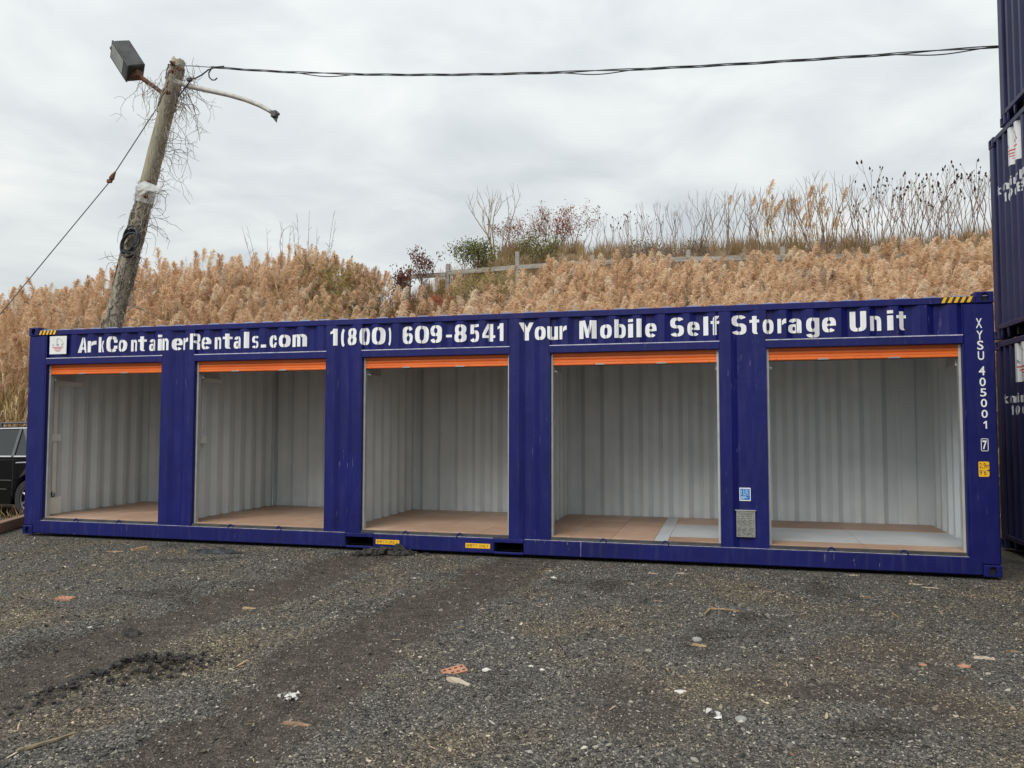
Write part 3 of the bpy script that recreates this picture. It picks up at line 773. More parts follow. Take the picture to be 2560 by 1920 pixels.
# roof: transverse corrugations whose crests show above the rail
rf = MB(); xs = []; u = .08
while u < 12.1:
    xs += [(u, 2.852), (u+.12, 2.852), (u+.15, 2.872), (u+.24, 2.872)]; u += .27
n = len(xs)
rf.add([(a, .019, 2.8505) for a, z in xs]+[(a, .02, min(z, 2.866)) for a, z in xs]+[(a, .07, z) for a, z in xs]+[(a, DEP-.06, z) for a, z in xs]+[(a, DEP-.01, 2.85) for a, z in xs],
       [(r*n+i, r*n+i+1, (r+1)*n+i+1, (r+1)*n+i) for r in range(4) for i in range(n-1)])
M['roof'] = paint_mat('weathered roof paint', (.27, .28, .38), (.55, .55, .57), .5, .5)
rf.build('roof', M['roof'], box)
MB().box(.09, 12.10, .09, 2.34, 2.822, 2.828).build('ceiling', M['grey_in'], box)
# floor of plywood sheets; the painted band in the right half
def floor_panel(x0, x1, y0, y1, m=None, name='floor_panel', z=.238):
    dz = random.uniform(-.0012, .0012); g = .0016
    MB().box(x0+g, x1-g, y0+g, y1-g, z-.028, z+dz, .0012).build(name, m or M['ply'], box)
for a, b, ny in ((.09, 2.46, 3), (2.49, 4.87, 3), (4.90, 7.275, 3), (7.305, 8.74, 3)):
    nx = 4 if b-a > 2 else 3
    ys = [.061, .85, 1.62, 2.345]
    for i in range(nx):
        for j in range(3):
            floor_panel(a+(b-a)*i/nx, a+(b-a)*(i+1)/nx, ys[j], ys[j+1])
floor_panel(8.74, 8.895, .061, 2.345, M['floorpaint'], 'painted_panel')
xs = [8.895, 9.72, 10.95, 12.095]
for i in range(3):
    floor_panel(xs[i], xs[i+1], .061, .385)
    floor_panel(xs[i], xs[i+1], .385, 1.56, M['floorpaint'], 'painted_panel')
    floor_panel(xs[i], xs[i+1], 1.56, 2.345)
# roller doors
def slat_profile(z0, z1, y):
    return [(y+.006, z0), (y, z0+.006), (y-.002, (z0+z1)/2), (y, z1-.006), (y+.006, z1)]
for i, (a, b) in enumerate(BAYS):
    drop = (.0, .004, .0, .006, -.004)[i]
    zb = 2.226-drop
    rd = MB(); rr = .17; cy, cz = .30, 2.575
    arc = [(cy+rr*math.cos(t), cz+rr*math.sin(t)) for t in np.linspace(0, 2*PI, 25)[:-1]]
    rd.prism(arc, lambda u, v, d: (d, u, v), a+.06, b-.06)
    door = rd.build('roller_door', M['orange'], box)
    for k, (z0, z1) in enumerate(((zb+.106, 2.395), (zb+.066, zb+.103))):
        sl = MB(); pr = slat_profile(z0, z1, .075)+[(.088, z1), (.088, z0)]
        sl.prism(pr, lambda u, v, d: (d, u, v), a+.036, b-.036); sl.build('slat', M['orange'], door)
    bb = MB(); bb.prism([(.068, zb+.004), (.064, zb+.012), (.066, zb+.030), (.069, zb+.034), (.066, zb+.040), (.068, zb+.062), (.074, zb+.066), (.092, zb+.066), (.092, zb)], lambda u, v, d: (d, u, v), a+.030, b-.030)
    for q in (.06, .27, .47, .53, .73, .94):
        bx_ = a+(b-a)*q; bb.box(bx_-.007, bx_+.007, .060, .067, zb+.016, zb+.028, .003)
    bb.build('bottom_bar', M['orange'], door)
    bs = MB(); bs.box(a+.04, b-.04, .070, .096, zb-.006, zb-.0005); bs.build('rubber_seal', M['ink'], door)
    for hx in ((a+b)/2-.375, (a+b)/2+.325):
        hd = MB(); hd.box(hx-.058, hx+.058, .046, .064, zb+.001, zb+.010, .002); hd.box(hx-.05, hx+.05, .052, .0635, zb+.0105, zb+.018, .002); hd.build('handle', M['steel'], door)
    for bx0 in (a+.042, b-.050):
        bk = MB(); bk.box(bx0, bx0+.008, .13, .50, 2.16, 2.72); bk.box(bx0-.002, bx0+.03, .128, .50, 2.15, 2.166); bk.build('roll_bracket', M['guide'], door)
# lashing rings on the bottom rail
rg = MB()
rg.tube([(.036*math.cos(t), 0, .046*math.sin(t)) for t in np.linspace(-.2, PI+.2, 13)], .0085, 6)
rgm = rg.mesh('lashing_ring', M['blue'], True)
for x0 in (.894, 1.595, 3.325, 4.026, 5.756, 6.452, 8.17, 8.866, 10.596, 11.300):
    link_mesh('lashing_ring', rgm, box, (x0, .012, .187), (math.radians(random.uniform(-14, -4)), 0, random.uniform(-.12, .12)))
# electrics on the left end wall and in the second bay
el = MB(); el.box(.112, .175, .31, .37, .56, 2.10, .004); el.box(.112, .175, .31, .82, 2.1005, 2.16, .004); el.build('conduit', M['pvc'], box)
el = MB(); el.box(.111, .195, .26, .43, 1.285, 1.385, .006); el.build('junction_box', M['pvc'], box)
el = MB(); el.box(.111, .185, .24, .48, .240, .48, .006); el.build('socket_box', M['pvc'], box)
el = MB(); el.tube([(.15, .33, .56), (.165, .31, .52), (.17, .33, .488), (.165, .36, .50), (.16, .37, .53)], .008, 6); el.build('loose_cable', M['cable'], box)
for xp, zc in ((2.505, 1.27),):
    el = MB(); el.box(xp, xp+.06, .42, .53, zc, zc+.10, .005); el.build('junction_box', M['pvc'], box)
    el = MB(); el.box(xp, xp+.03, .455, .485, zc+.1005, 2.12, .003); el.box(xp, xp+.03, .455, .90, 2.1205, 2.17, .003); el.build('conduit', M['pvc'], box)
# lettering
LET = [('A', 0.827, 0.97), ('r', 1.006, 1.127), ('k', 1.156, 1.27), ('C', 1.318, 1.469), ('o', 1.491, 1.652), ('n', 1.693, 1.799), ('t', 1.833, 1.954), ('a', 1.987, 2.097), ('i', 2.15, 2.215), ('n', 2.226, 2.324), ('e', 2.367, 2.52), ('r', 2.533, 2.627), ('R', 2.656, 2.787), ('e', 2.814, 2.972), ('n', 3.008, 3.12), ('t', 3.154, 3.279), ('a', 3.299, 3.418), ('l', 3.471, 3.536), ('s', 3.571, 3.681), ('.', 3.723, 3.794), ('c', 3.832, 3.944), ('o', 3.986, 4.133), ('m', 4.161, 4.377)]
PHO = [('1', 4.721, 4.813), ('(', 4.852, 4.92), ('8', 4.949, 5.085), ('0', 5.123, 5.25), ('0', 5.286, 5.457), (')', 5.479, 5.538), ('6', 5.693, 5.828), ('0', 5.864, 6.032), ('9', 6.053, 6.213), ('-', 6.255, 6.329), ('8', 6.371, 6.524), ('5', 6.559, 6.687), ('4', 6.729, 6.878), ('1', 6.909, 6.99)]
SLO = [('Y', 7.182, 7.352), ('o', 7.368, 7.507), ('u', 7.526, 7.648), ('r', 7.668, 7.755), ('M', 7.899, 8.102), ('o', 8.143, 8.283), ('b', 8.313, 8.438), ('i', 8.466, 8.525), ('l', 8.565, 8.62), ('e', 8.659, 8.789), ('S', 8.94, 9.093), ('e', 9.131, 9.264), ('l', 9.305, 9.358), ('f', 9.385, 9.476), ('S', 9.609, 9.766), ('t', 9.799, 9.9), ('o', 9.937, 10.051), ('r', 10.091, 10.181), ('a', 10.201, 10.339), ('g', 10.384, 10.521), ('e', 10.55, 10.685), ('U', 10.827, 10.985), ('n', 11.023, 11.136), ('i', 11.192, 11.248), ('t', 11.279, 11.377)]
for its in (LET[:3], LET[3:12], LET[12:19], LET[19:], PHO[:6], PHO[6:], SLO[:4], SLO[4:10], SLO[10:14], SLO[14:21], SLO[21:]):
    mb = MB(); put_text(mb, its, 2.525, .212, FR, fprof, fbreaks); mb.build('lettering', M['white'], box)
logo(box, .362, .650, 2.512, 2.765, FR, lambda u: .009, [])
# container number down the right post
mb = MB()
for ch, z0, z1 in (('X', 2.521, 2.630), ('Y', 2.402, 2.501), ('S', 2.299, 2.398), ('U', 2.194, 2.288), ('4', 2.036, 2.135), ('0', 1.926, 2.017), ('5', 1.820, 1.908), ('0', 1.712, 1.800), ('0', 1.603, 1.688), ('1', 1.492, 1.578)):
    wd = .045 if ch != '1' else .022
    xc = 12.030+.032*(2.63-z1)/1.1+.02
    if ch == '1': mb.add([FR(u, v, .0028) for u, v in ((xc+.002, z0), (xc+.015, z0), (xc+.015, z1-.006), (xc+.004, z1-.006), (xc-.016, z1-.026), (xc-.016, z1-.040), (xc+.002, z1-.026))], [(0, 1, 2, 3, 4, 5, 6)]); continue
    put_text(mb, [(ch, xc-wd/2-.006, xc+wd/2+.006)], z0, (z1-z0)*.93, FR, lambda u: .006, [], .012, False)
mb.build('container_number', M['white'], box)
mb = MB(); u0, u1, v0, v1 = 12.036, 12.104, 1.264, 1.392; d = .0035
for q in ((u0, u0+.006, v0, v1), (u1-.006, u1, v0, v1), (u0, u1, v0, v0+.006), (u0, u1, v1-.006, v1)):
    mb.add([FR(q[0], q[2], d), FR(q[1], q[2], d), FR(q[1], q[3], d), FR(q[0], q[3], d)], [(0, 1, 2, 3)])
put_text(mb, [('7', 12.050, 12.090)], 1.284, .088, FR, lambda u: .006, [], .02, False)
mb.build('check_digit', M['white'], box)
# yellow height sticker, torn at the lower right
st = MB(); c = [(12.008, 1.012), (12.016, 1.004), (12.095, 1.006), (12.105, 1.02), (12.104, 1.06), (12.088, 1.065), (12.106, 1.085), (12.105, 1.15), (12.097, 1.158), (12.016, 1.158), (12.008, 1.15)]
st.prism(c, FR, .0025, .0055); so_ = st.build('height_sticker', M['yellow'], box)
mb = MB()
r1, _ = flow('2,9m', 12.016, .052, .0, .10, .2, .62); r2, _ = flow("9'6\"", 12.016, .052, .0, .14, .2, .66)
put_text(mb, r1, 1.092, .050, FR, lambda u: .0045, [], .0, False); put_text(mb, r2, 1.022, .050, FR, lambda u: .0045, [], .0, False)
mb.build('sticker_print', M['ink'], so_)
# empty only stickers beside the fork pockets
for x0, x1 in ((5.372, 5.681), (6.528, 6.833)):
    st = MB(); st.box(x0, x1, .0005, .0035, .0685, .124); o = st.build('fork_sticker', M['yellow'], box)
    mb = MB(); r, e = flow('EMPTY ONLY', 0, .034, .012, .16, .40)
    k = (x1-x0-.03)/e
    put_text(mb, [(c_, x0+.015+a*k, x0+.015+b*k) for c_, a, b in r], .0795, .033, FR, lambda u: .0028, [], .0, False)
    mb.build('sticker_print', M['ink'], o)
# hazard strips by the upper castings
for x0, x1, n in ((.176, .476, 5), (11.707, 12.002, 5)):
    hz = MB(); hz.box(x0, x1, .0005, .0035, 2.790, 2.850); o = hz.build('hazard_strip', M['ink'], box)
    mb = MB(); wd = (x1-x0)/n
    for k in range(n):
        a = x0+k*wd
        q = [(a-.002, 2.7905), (a+wd*.5, 2.7905), (min(a+wd*.5+.028, x1), 2.8495), (a+.026, 2.8495)]
        q = [(max(x0, min(x1, u)), v) for u, v in q]
        mb.add([FR(u, v, -.0005) for u, v in q], [(0, 1, 2, 3)])
    mb.build('warning_stripes', M['yellow'], o)
# classification sticker on the right pillar
st = MB(); st.box(9.668, 9.785, .0355, .0385, .700, .842); o = st.build('class_sticker', M['white'], box)
mb = MB(); mb.box(9.676, 9.777, .0335, .0352, .712, .832); fld = mb.build('sticker_field', M['skyblue'], o)
mb = MB()
for q in ((9.705, 9.708, .757, .826), (9.766, 9.769, .757, .826), (9.705, 9.769, .757, .760), (9.705, 9.769, .823, .826)):
    mb.add([FR(q[0], q[2], .0325), FR(q[1], q[2], .0325), FR(q[1], q[3], .0325), FR(q[0], q[3], .0325)], [(0, 1, 2, 3)])
put_text(mb, [('L', 9.713, 9.735), ('R', 9.733, 9.761)], .766, .052, FR, lambda u: .0352, [], .005, False)
for k, (z, wd) in enumerate(((.742, .060), (.731, .078), (.720, .042))):
    mb.add([FR(9.680, z, .0325), FR(9.680+wd, z, .0325), FR(9.680+wd, z+.006, .0325), FR(9.680, z+.006, .0325)], [(0, 1, 2, 3)])
for k in range(9):
    z = .762+k*.0068; mb.add([FR(9.683, z, .0325), FR(9.692, z, .0325), FR(9.692, z+.005, .0325), FR(9.683, z+.005, .0325)], [(0, 1, 2, 3)])
mb.build('sticker_print', M['paleblue'], o)
# consolidated data plate with its small weather lip
dp = MB(); dp.box(9.632, 9.829, -.004, .003, .312, .590, .002); dp.box(9.620, 9.838, -.010, .03, .592, .604, .003); dp.box(9.70, 9.76, .003, .040, .33, .58)
o = dp.build('data_plate', M['plate'], box)
mb = MB()
def pl_text(txt, uc, v, h):
    r, e = flow(txt, 0, h, 0, .12, .4, .9); k = min(1, .17/e)
    put_text(mb, [(c_, uc+(a-e/2)*k, uc+(b-e/2)*k) for c_, a, b in r], v, h, FR, lambda u: -.0022, [], .012, False)
pl_text('APPROVED FOR TRANSPORT', 9.73, .566, .010); pl_text('UNDER CUSTOMS SEAL', 9.73, .549, .010); pl_text('CSC SAFETY APPROVAL', 9.73, .428, .010)
rr = random.Random(3)
for v in (.532, .512, .492, .478, .464, .450, .408, .394, .380, .366, .352, .338, .325):
    u = 9.642
    while u < 9.81:
        e = min(u+rr.uniform(.015, .05), 9.818)
        mb.add([FR(u, v, -.0052), FR(e, v, -.0052), FR(e, v+.0045, -.0052), FR(u, v+.0045, -.0052)], [(0, 1, 2, 3)]); u = e+rr.uniform(.006, .03)
mb.build('plate_print', M['ink'], o)

# ------------------------------------------------------------------ the stack of three 20 foot containers at the right edge
SX, SY = 12.87, 2.36                       # long side facing -x, far end
SH, SL = 2.591, 6.058
SIDE = lambda u, v, d: (d, -u, v)          # u runs from the far end towards the camera
PITCH = (.078, .034, .062, .036)
STK = corr_stations(.155, SL-.155, 0, .046, .010)
sprof = prof_of(STK); sbreaks = [q[0] for q in STK]
def stack_box(label, loc, with_sign, sign_u=(.72, 1.16)):
    t = thing('shipping_container', label, 'container', loc, 'blue containers stacked at the right')
    B = M['blue_old']
    for u0 in (0, SL-.166):
        for z0 in (0, SH-.118):
            casting('corner_casting', t, lambda u, v, d, u0=u0, z0=z0: (d-.004, -(u0+u), z0+v), m=B)
            casting('corner_casting', t, lambda u, v, d, u0=u0, z0=z0: (2.438+.004-d, -(u0+u), z0+v), m=B)
        for x0 in (0, 2.438-.15):
            MB().box(x0+.003, x0+.147, -(u0+.158), -(u0+.008), .118, SH-.118, .01).build('corner_post', B, t)
    for x0 in (.003, 2.438-.063):
        MB().box(x0, x0+.060, -(SL-.166), -.166, SH-.085, SH-.018, .006).build('top_rail', B, t)
        MB().box(x0, x0+.060, -(SL-.166), -.166, .118, .178, .006).build('bottom_rail', B, t)
        for u in (.19, .42, 2.0, 2.12, 3.94, 4.06, 5.60, 5.85):
            gs = MB(); gs.prism([(u, .117), (u+.07, .117), (u+.045, .012), (u+.028, .012)], SIDE, x0+.012, x0+.030)
            gs.build('rail_gusset', B, t)
    for z0 in (.118, SH-.085):
        for y0 in (-.075, -SL+.008):
            MB().box(.15, 2.288, y0, y0+.065, z0, z0+.06).build('end_rail', B, t)
    corr_sheet('side_wall', B, t, STK, SIDE, .176, SH-.083)
    corr_sheet('side_wall', B, t, STK, lambda u, v, d: (2.438-d, -u, v), .176, SH-.083)
    ew = corr_stations(.14, 2.30, 0, .036, .03)
    corr_sheet('end_wall', B, t, ew, lambda u, v, d: (u, -d, v), .15, SH-.05)
    corr_sheet('end_wall', B, t, ew, lambda u, v, d: (u, -SL+d, v), .15, SH-.05)
    MB().box(.02, 2.418, -SL+.02, -.02, SH-.030, SH-.020).build('roof', B, t)
    MB().box(.06, 2.38, -SL+.06, -.06, .125, .150).build('floor', M['dark'], t)
    xm = MB()
    for k in range(18): xm.box(.06, 2.38, -.35-k*.32, -.30-k*.32, .01, .124)
    xm.build('cross_members', M['dark'], t)
    if with_sign:
        logo(t, *sign_u, 2.04, 2.50, SIDE, sprof, sbreaks, msign=M['sign'])
        r, e = flow('ArkContainerRentals.com', .15, .110, None, .11, .3, .92)
        mb = MB(); put_text(mb, r, 1.80, .110, SIDE, sprof, sbreaks); mb.build('lettering', M['white_dirty'], t)
        r, e = flow('1(800) 609-8541', .50, .110, None, .13, .4, 1.0)
        mb = MB(); put_text(mb, r, 1.655, .110, SIDE, sprof, sbreaks); mb.build('lettering', M['white_dirty'], t)
    return t
stack_box('blue shipping container at the foot of the stack right of the storage unit', (SX, SY-.06, 0), True, (.66, 1.10))
stack_box('blue shipping container in the middle of the stack, boat sign near its top', (SX, SY-.05, SH+.02), True, (.60, 1.04))
stack_box('blue shipping container on top of the stack, cut off by the picture top', (SX+.012, SY-.47, 2*SH+.04), False)

# ------------------------------------------------------------------ leaning utility pole with lamps
PY = 3.5
pole = thing('utility_pole', 'leaning weathered wooden pole with a floodlight behind the container', 'utility pole', (0, 0, 0))
pb = Vector((-2.72, PY, -.4)); pt = Vector((-.40, PY, 8.42))
def on_pole(t): return pb.lerp(pt, t)
ax = (pt-pb).normalized()
pv = MB(); K = 14; rings = 26
vs = []; fs = []
e1 = Vector((0, 1, 0)); e2 = ax.cross(e1).normalized()
for i in range(rings+1):
    t = i/rings; c = on_pole(t); r = .195-.062*t
    for k in range(K):
        a = 2*PI*k/K; rr_ = r*(1+.05*math.sin(3*a+t*5)+.03*random.uniform(-1, 1))
        if i == rings: rr_ *= random.uniform(.75, 1.02)
        vs.append(c+(e1*math.cos(a)+e2*math.sin(a))*rr_+ax*(random.uniform(-.03, .06) if i == rings else 0))
for i in range(rings):
    for k in range(K):
        a = i*K+k; b = i*K+(k+1) % K; fs.append((a, b, b+K, a+K))
fs.append(tuple(range(rings*K, rings*K+K)))
pv.add(vs, fs); shaft = pv.build('pole_shaft', M['wood_pole'], pole, True)
hw = MB()
for (u, v) in ((432, 158), (447, 172), (434, 180), (372, 455), (365, 492), (420, 232)):
    p = on_y(u, v, PY-.19); hw.tube([p, p+Vector((0, -.07, 0))], .022, 6); hw.box(p.x-.04, p.x+.04, p.y-.02, p.y+.02, p.z-.03, p.z+.03, .004)
hw.build('pole_hardware', M['rust'], pole)
# floodlight
fc = on_y(319, 152, PY-.15)
a1 = Vector((.58, 0, -.815)).normalized(); phi = math.radians(38)
nn_ = (Vector((0, -1, 0))*math.cos(phi)+Vector((-.815, 0, -.58))*math.sin(phi)).normalized()
a2 = nn_.cross(a1).normalized()
FM = Matrix((( a1.x, a2.x, nn_.x, fc.x), (a1.y, a2.y, nn_.y, fc.y), (a1.z, a2.z, nn_.z, fc.z), (0, 0, 0, 1)))
fl = MB(); fl.box(-.33, .33, -.20, .20, -.17, .13, .02, FM); fl.box(-.335, .335, -.205, .205, .131, .165, .01, FM)
flo = fl.build('floodlight', M['lamp'], pole)
g = MB(); g.box(-.285, .16, -.155, .155, .1655, .172, .002, FM); g.build('glass', M['lens'], flo)
g = MB(); g.box(.165, .30, -.16, .16, .1655, .170, .002, FM); g.build('ballast_cover', M['lampface'], flo)
pc = MB(); q0 = FM @ Vector((-.30, -.06, .10)); q1 = FM @ Vector((-.42, -.06, .10)); pc.tube([q0, q1], .045, 8); pc.build('photocell', M['lampface'], flo)
ar = MB(); p0 = FM @ Vector((.36, 0, -.02)); p1 = on_y(356, 196, PY-.1); p2 = on_y(412, 236, PY)
ar.tube([FM @ Vector((.29, 0, -.05)), p0, p1, p2, on_y(420, 243, PY)], [.05, .055, .045, .036, .036], 8)
ar.box(p0.x-.09, p0.x+.07, p0.y-.08, p0.y+.08, p0.z-.07, p0.z+.08, .02); ar.build('lamp_bracket', M['rust'], pole)
# bare lamp arm to the right
am = MB(); pts = [on_y(u, v, PY-.12) for u, v in ((438, 203), (470, 215), (520, 226), (570, 237), (615, 250), (650, 264), (672, 276), (684, 284))]
am.tube(pts, [.048, .048, .046, .044, .042, .040, .038, .036], 10); am.build('lamp_arm', M['arm'], pole, True)
e = on_y(687, 287, PY-.12); am = MB(); am.box(e.x-.06, e.x+.05, e.y-.05, e.y+.05, e.z-.05, e.z+.07, .012); am.box(e.x-.02, e.x+.09, e.y-.03, e.y+.03, e.z-.01, e.z+.03, .006)
am.prism([(e.x-.04, e.z-.05), (e.x+.05, e.z-.05), (e.x+.03, e.z-.14)], lambda u, v, d: (u, d, v), e.y-.01, e.y+.02); am.build('lamp_socket', M['lamp'], pole)
# service cable loops on the pole
lc = MB()
lc.tube([on_y(u, v, PY-.2) for u, v in ((478, 198), (490, 195), (505, 187), (520, 175), (538, 168), (560, 166))], .014, 6)
lc.tube([on_y(u, v, PY-.2) for u, v in ((528, 172), (522, 182), (523, 193), (530, 200), (537, 200), (543, 195))], .013, 6)
lc.tube([on_y(u, v, PY-.18) for u, v in ((478, 200), (468, 212), (458, 226), (448, 238), (440, 240), (432, 228))], .012, 6)
q = on_y(474, 199, PY-.2); lc.box(q.x-.05, q.x+.05, q.y-.03, q.y+.03, q.z-.035, q.z+.035, .01)
lc.build('service_cable', M['cable'], pole)

# cable coil on the pole
ci = thing('cable_coil', 'coil of black cable hanging on the lower pole', 'cable coil')
cc = on_y(326, 597, PY-.26)
for k in range(7):
    rx, rz = random.uniform(.15, .19), random.uniform(.20, .25); oy = random.uniform(-.03, .05); ph = random.uniform(-.2, .2)
    mb = MB(); mb.tube([cc+Vector((rx*math.cos(t)+.25*rz*math.sin(t), oy+.02*math.sin(2*t+k), rz*math.sin(t)-.02*k)) for t in np.linspace(ph, ph+2*PI, 26)], .016, 5); mb.build('cable_loop', M['cable'], ci)
# plastic sheet
def plastic():
    m = bpy.data.materials.new('clear plastic film'); m.use_nodes = True; t = m.node_tree; b = t.nodes['Principled BSDF']
    b.inputs['Base Color'].default_value = (.8, .82, .8, 1); b.inputs['Roughness'].default_value = .25
    tr = N(t, 'ShaderNodeBsdfTransparent'); mx = N(t, 'ShaderNodeMixShader')
    n = N(t, 'ShaderNodeTexNoise'); n.inputs['Scale'].default_value = 6; f = ramp(t, n.outputs[0], [(.35, (.22, .22, .22)), (.7, (.62, .62, .62))])
    L(t, f, mx.inputs[0]); L(t, tr.outputs[0], mx.inputs[1]); L(t, b.outputs[0], mx.inputs[2]); L(t, mx.outputs[0], t.nodes['Material Output'].inputs[0])
    return m
M['plastic'] = plastic()
ps = thing('plastic_sheet', 'torn clear plastic sheet wrapped round the pole', 'plastic sheet')
mb = MB(); cen = on_y(365, 485, PY); q = MB()
na, nz = 14, 6; vs = []
for j in range(nz+1):
    c = cen+ax*((j/nz-.5)*.36)
    for i in range(na+1):
        a = -2.5+4.4*i/na; r = .195+.02*random.uniform(-1, 1)+(.10 if i > na-3 else 0)
        vs.append(c+(Vector((0, -1, 0))*math.cos(a)+Vector((1, 0, -.26)).normalized()*math.sin(a))*r)
mb.add(vs, [(j*(na+1)+i, j*(na+1)+i+1, (j+1)*(na+1)+i+1, (j+1)*(na+1)+i) for j in range(nz) for i in range(na)]); mb.build('wrap', M['plastic'], ps)
mb = MB(); us = [(340, 462), (362, 452), (405, 470), (412, 474), (385, 478), (358, 474)]
mb.prism(us, lambda u, v, d: on_y(u, v, PY-.30+d), 0, .012); mb.build('flap', M['plastic'], ps)

# guy wire
gw = thing('guy_wire', 'grey guy wire running down left from the leaning pole', 'guy wire')
g0, g1, g2, g3 = on_y(410, 243, PY), on_y(283, 438, PY-.05), on_y(276, 452, PY-.05), on_y(0, 786, PY-.15)
g4 = g3+(g3-g2).normalized()*5.2
mb = MB(); mb.tube([g0, g1], .010, 6); mb.tube([g2, g3, g4], .0095, 6); mb.build('wire', M['wire'], gw)
mb = MB(); mb.tube([g1+(g0-g1).normalized()*.08, g1, g1.lerp(g2, .5), g2], [.014, .036, .05, .03], 8); mb.box(g2.x-.07, g2.x+.03, g2.y-.03, g2.y+.03, g2.z-.04, g2.z+.03, .01); mb.build('insulator', M['rust'], gw)

# overhead cable, three strands twisted
oc = thing('overhead_cable', 'twisted black overhead cable crossing the sky from the pole top', 'cable')
ca = on_y(528, 168, PY-.12)
kp = [(528, 168), (700, 179), (900, 185), (1170, 188), (1400, 181), (1650, 170), (1900, 156), (2200, 138), (2490, 118), (2760, 96)]
kps = [on_y(u, v, PY-.12-(u-528)*.00025) for u, v in kp]
lens = np.array([p.x for p in kps])
def cpt(x): return Vector((x, float(np.interp(x, lens, [p.y for p in kps])), float(_czp(x))))
_czc = np.polyfit(lens, [p.z for p in kps], 4)
def _czp(x):
    e = lens[-1]; sl = (np.polyval(_czc, e)-np.polyval(_czc, e-1))
    return np.polyval(_czc, x) if x <= e else np.polyval(_czc, e)+(x-e)*sl*.8
X_ = np.linspace(kps[0].x, kps[-1].x+26, 520)
for s in range(3):
    mb = MB()
    pts = []
    for i, x in enumerate(X_):
        loose = .024+.040*max(0, math.sin(x*1.3+s*2.1))**6
        a = x*2.6+s*2*PI/3
        pts.append(cpt(x)+Vector((0, math.cos(a)*.014, math.sin(a)*.014-(loose-.024)*(s == 2))))
    mb.tube(pts, .0088, 5); mb.build('strand', M['cable'], oc, True)
mb = MB(); mb.tube([on_y(438, 163, PY-.1), on_y(480, 165, PY-.12), on_y(528, 168, PY-.12)], .009, 5); mb.build('tie_wire', M['wire'], oc)

# dead vine on the pole
vn = thing('dead_vine', 'tangle of leafless dry vine hanging from the wooden pole', 'vine')
vr = random.Random(21)
hang = MB(); wrap = MB()
def strand(mb, p, d, n, step, grav, wob, r, br=0):
    pts = [p.copy()]; d = d.normalized()
    for i in range(n):
        d = (d+Vector((vr.gauss(0, wob), vr.gauss(0, wob*.7), vr.gauss(0, wob)-grav))).normalized()
        p = p+d*step; pts.append(p.copy())
        if br and vr.random() < .14:
            strand(mb, p.copy(), d+Vector((vr.gauss(0, .9), vr.gauss(0, .6), vr.gauss(0, .8))), max(3, n//3), step*.8, grav, wob*1.2, r*.7, 0)
    mb.tube(pts, [r*(1-.55*i/len(pts)) for i in range(len(pts))], 3, False)
for k in range(150):
    t = vr.choice([vr.uniform(.30, .99), vr.uniform(.62, .98), vr.uniform(.38, .60)])
    c = on_pole(t); side = 1 if vr.random() < .72 else -1
    if .62 < t < .86: side = 1 if vr.random() < .93 else -1
    p = c+Vector((side*.15, vr.uniform(-.2, .05), 0))
    L_ = vr.uniform(.2, .95)*(1.0 if side > 0 else .62)
    strand(hang, p, Vector((side*vr.uniform(.5, 1.3), vr.uniform(-.5, .3), vr.uniform(-.5, .6))), int(L_/.055), .055, vr.uniform(.03, .14), .30, vr.uniform(.005, .0085), 1)
for k in range(34):      # curtain below the lamp arm
    t = vr.uniform(.84, .98); p = on_pole(t)+Vector((vr.uniform(.12, .35), vr.uniform(-.2, .1), 0))
    strand(hang, p, Vector((vr.uniform(.1, .6), 0, -.6)), vr.randint(10, 26), .055, .12, .26, .006, 1)
for k in range(16):      # tuft round the flood lamp's bracket
    strand(hang, on_y(vr.uniform(350, 405), vr.uniform(190, 235), PY-.1), Vector((vr.uniform(-.8, .2), 0, -.5)), vr.randint(8, 22), .05, .10, .3, .006, 1)
hang.build('hanging_tendrils', M['vine'], vn)['kind'] = 'stuff'
for k in range(46):
    t = vr.uniform(.28, .62) if k < 38 else vr.uniform(.86, .97); a = vr.uniform(-2.2, 2.2); pts = []; n = vr.randint(14, 30); t1 = t
    for i in range(n):
        c = on_pole(t1); r = .198-.062*t1+.010
        pts.append(c+(Vector((0, -1, 0))*math.cos(a)+Vector((.967, 0, -.255))*math.sin(a))*r)
        t1 = min(t1+vr.uniform(.002, .010), .985); a += vr.gauss(0, .22)
    wrap.tube(pts, vr.uniform(.007, .014), 4, False)
wrap.build('clinging_stems', M['vine'], vn)['kind'] = 'stuff'

# ------------------------------------------------------------------ hillside: reeds
M['plume'] = rand_mat('reed plume', [(0, (.60, .42, .265)), (.35, (.76, .56, .375)), (.75, (.82, .645, .455)), (.93, (.85, .73, .57)), (1, (.38, .28, .20))], .9, .38, .1)
M['stalk'] = rand_mat('reed stalk', [(0, (.56, .41, .21)), (.5, (.71, .55, .32)), (1, (.78, .65, .43))], .8, .2, .15)
def make_plume(seed):
    r = random.Random(seed); mb = MB()
    Lp = r.uniform(.36, .48); lean = r.uniform(.10, .30)
    axis = lambda t: Vector((lean*t*t*Lp*1.3, .02*math.sin(3*t), Lp*t))
    mb.tube([Vector((0, 0, -.30))]+[axis(t) for t in (0, .3, .6, .9)], [.006, .005, .004, .003, .002], 3, False)
    for i in range(165):
        t = r.random()**.9; c = axis(t)
        wid = .045+.15*math.sin(PI*min(1, t*.80+.16))
        d = Vector((r.gauss(.55, .38), r.gauss(0, .42), r.uniform(.35, 1.05))).normalized()
        l = wid*r.uniform(.65, 1.15)
        tip = c+d*l+Vector((.22*l, 0, -.40*l)); mid = c+d*l*.58
        s = d.cross(Vector((r.uniform(-1, 1), r.uniform(-1, 1), r.uniform(-1, 1)))).normalized()*r.uniform(.0035, .0085)
        mb.add([c, mid+s, tip, mid-s], [(0, 1, 2, 3)])
    return proto('plume_kind', mb, M['plume'])
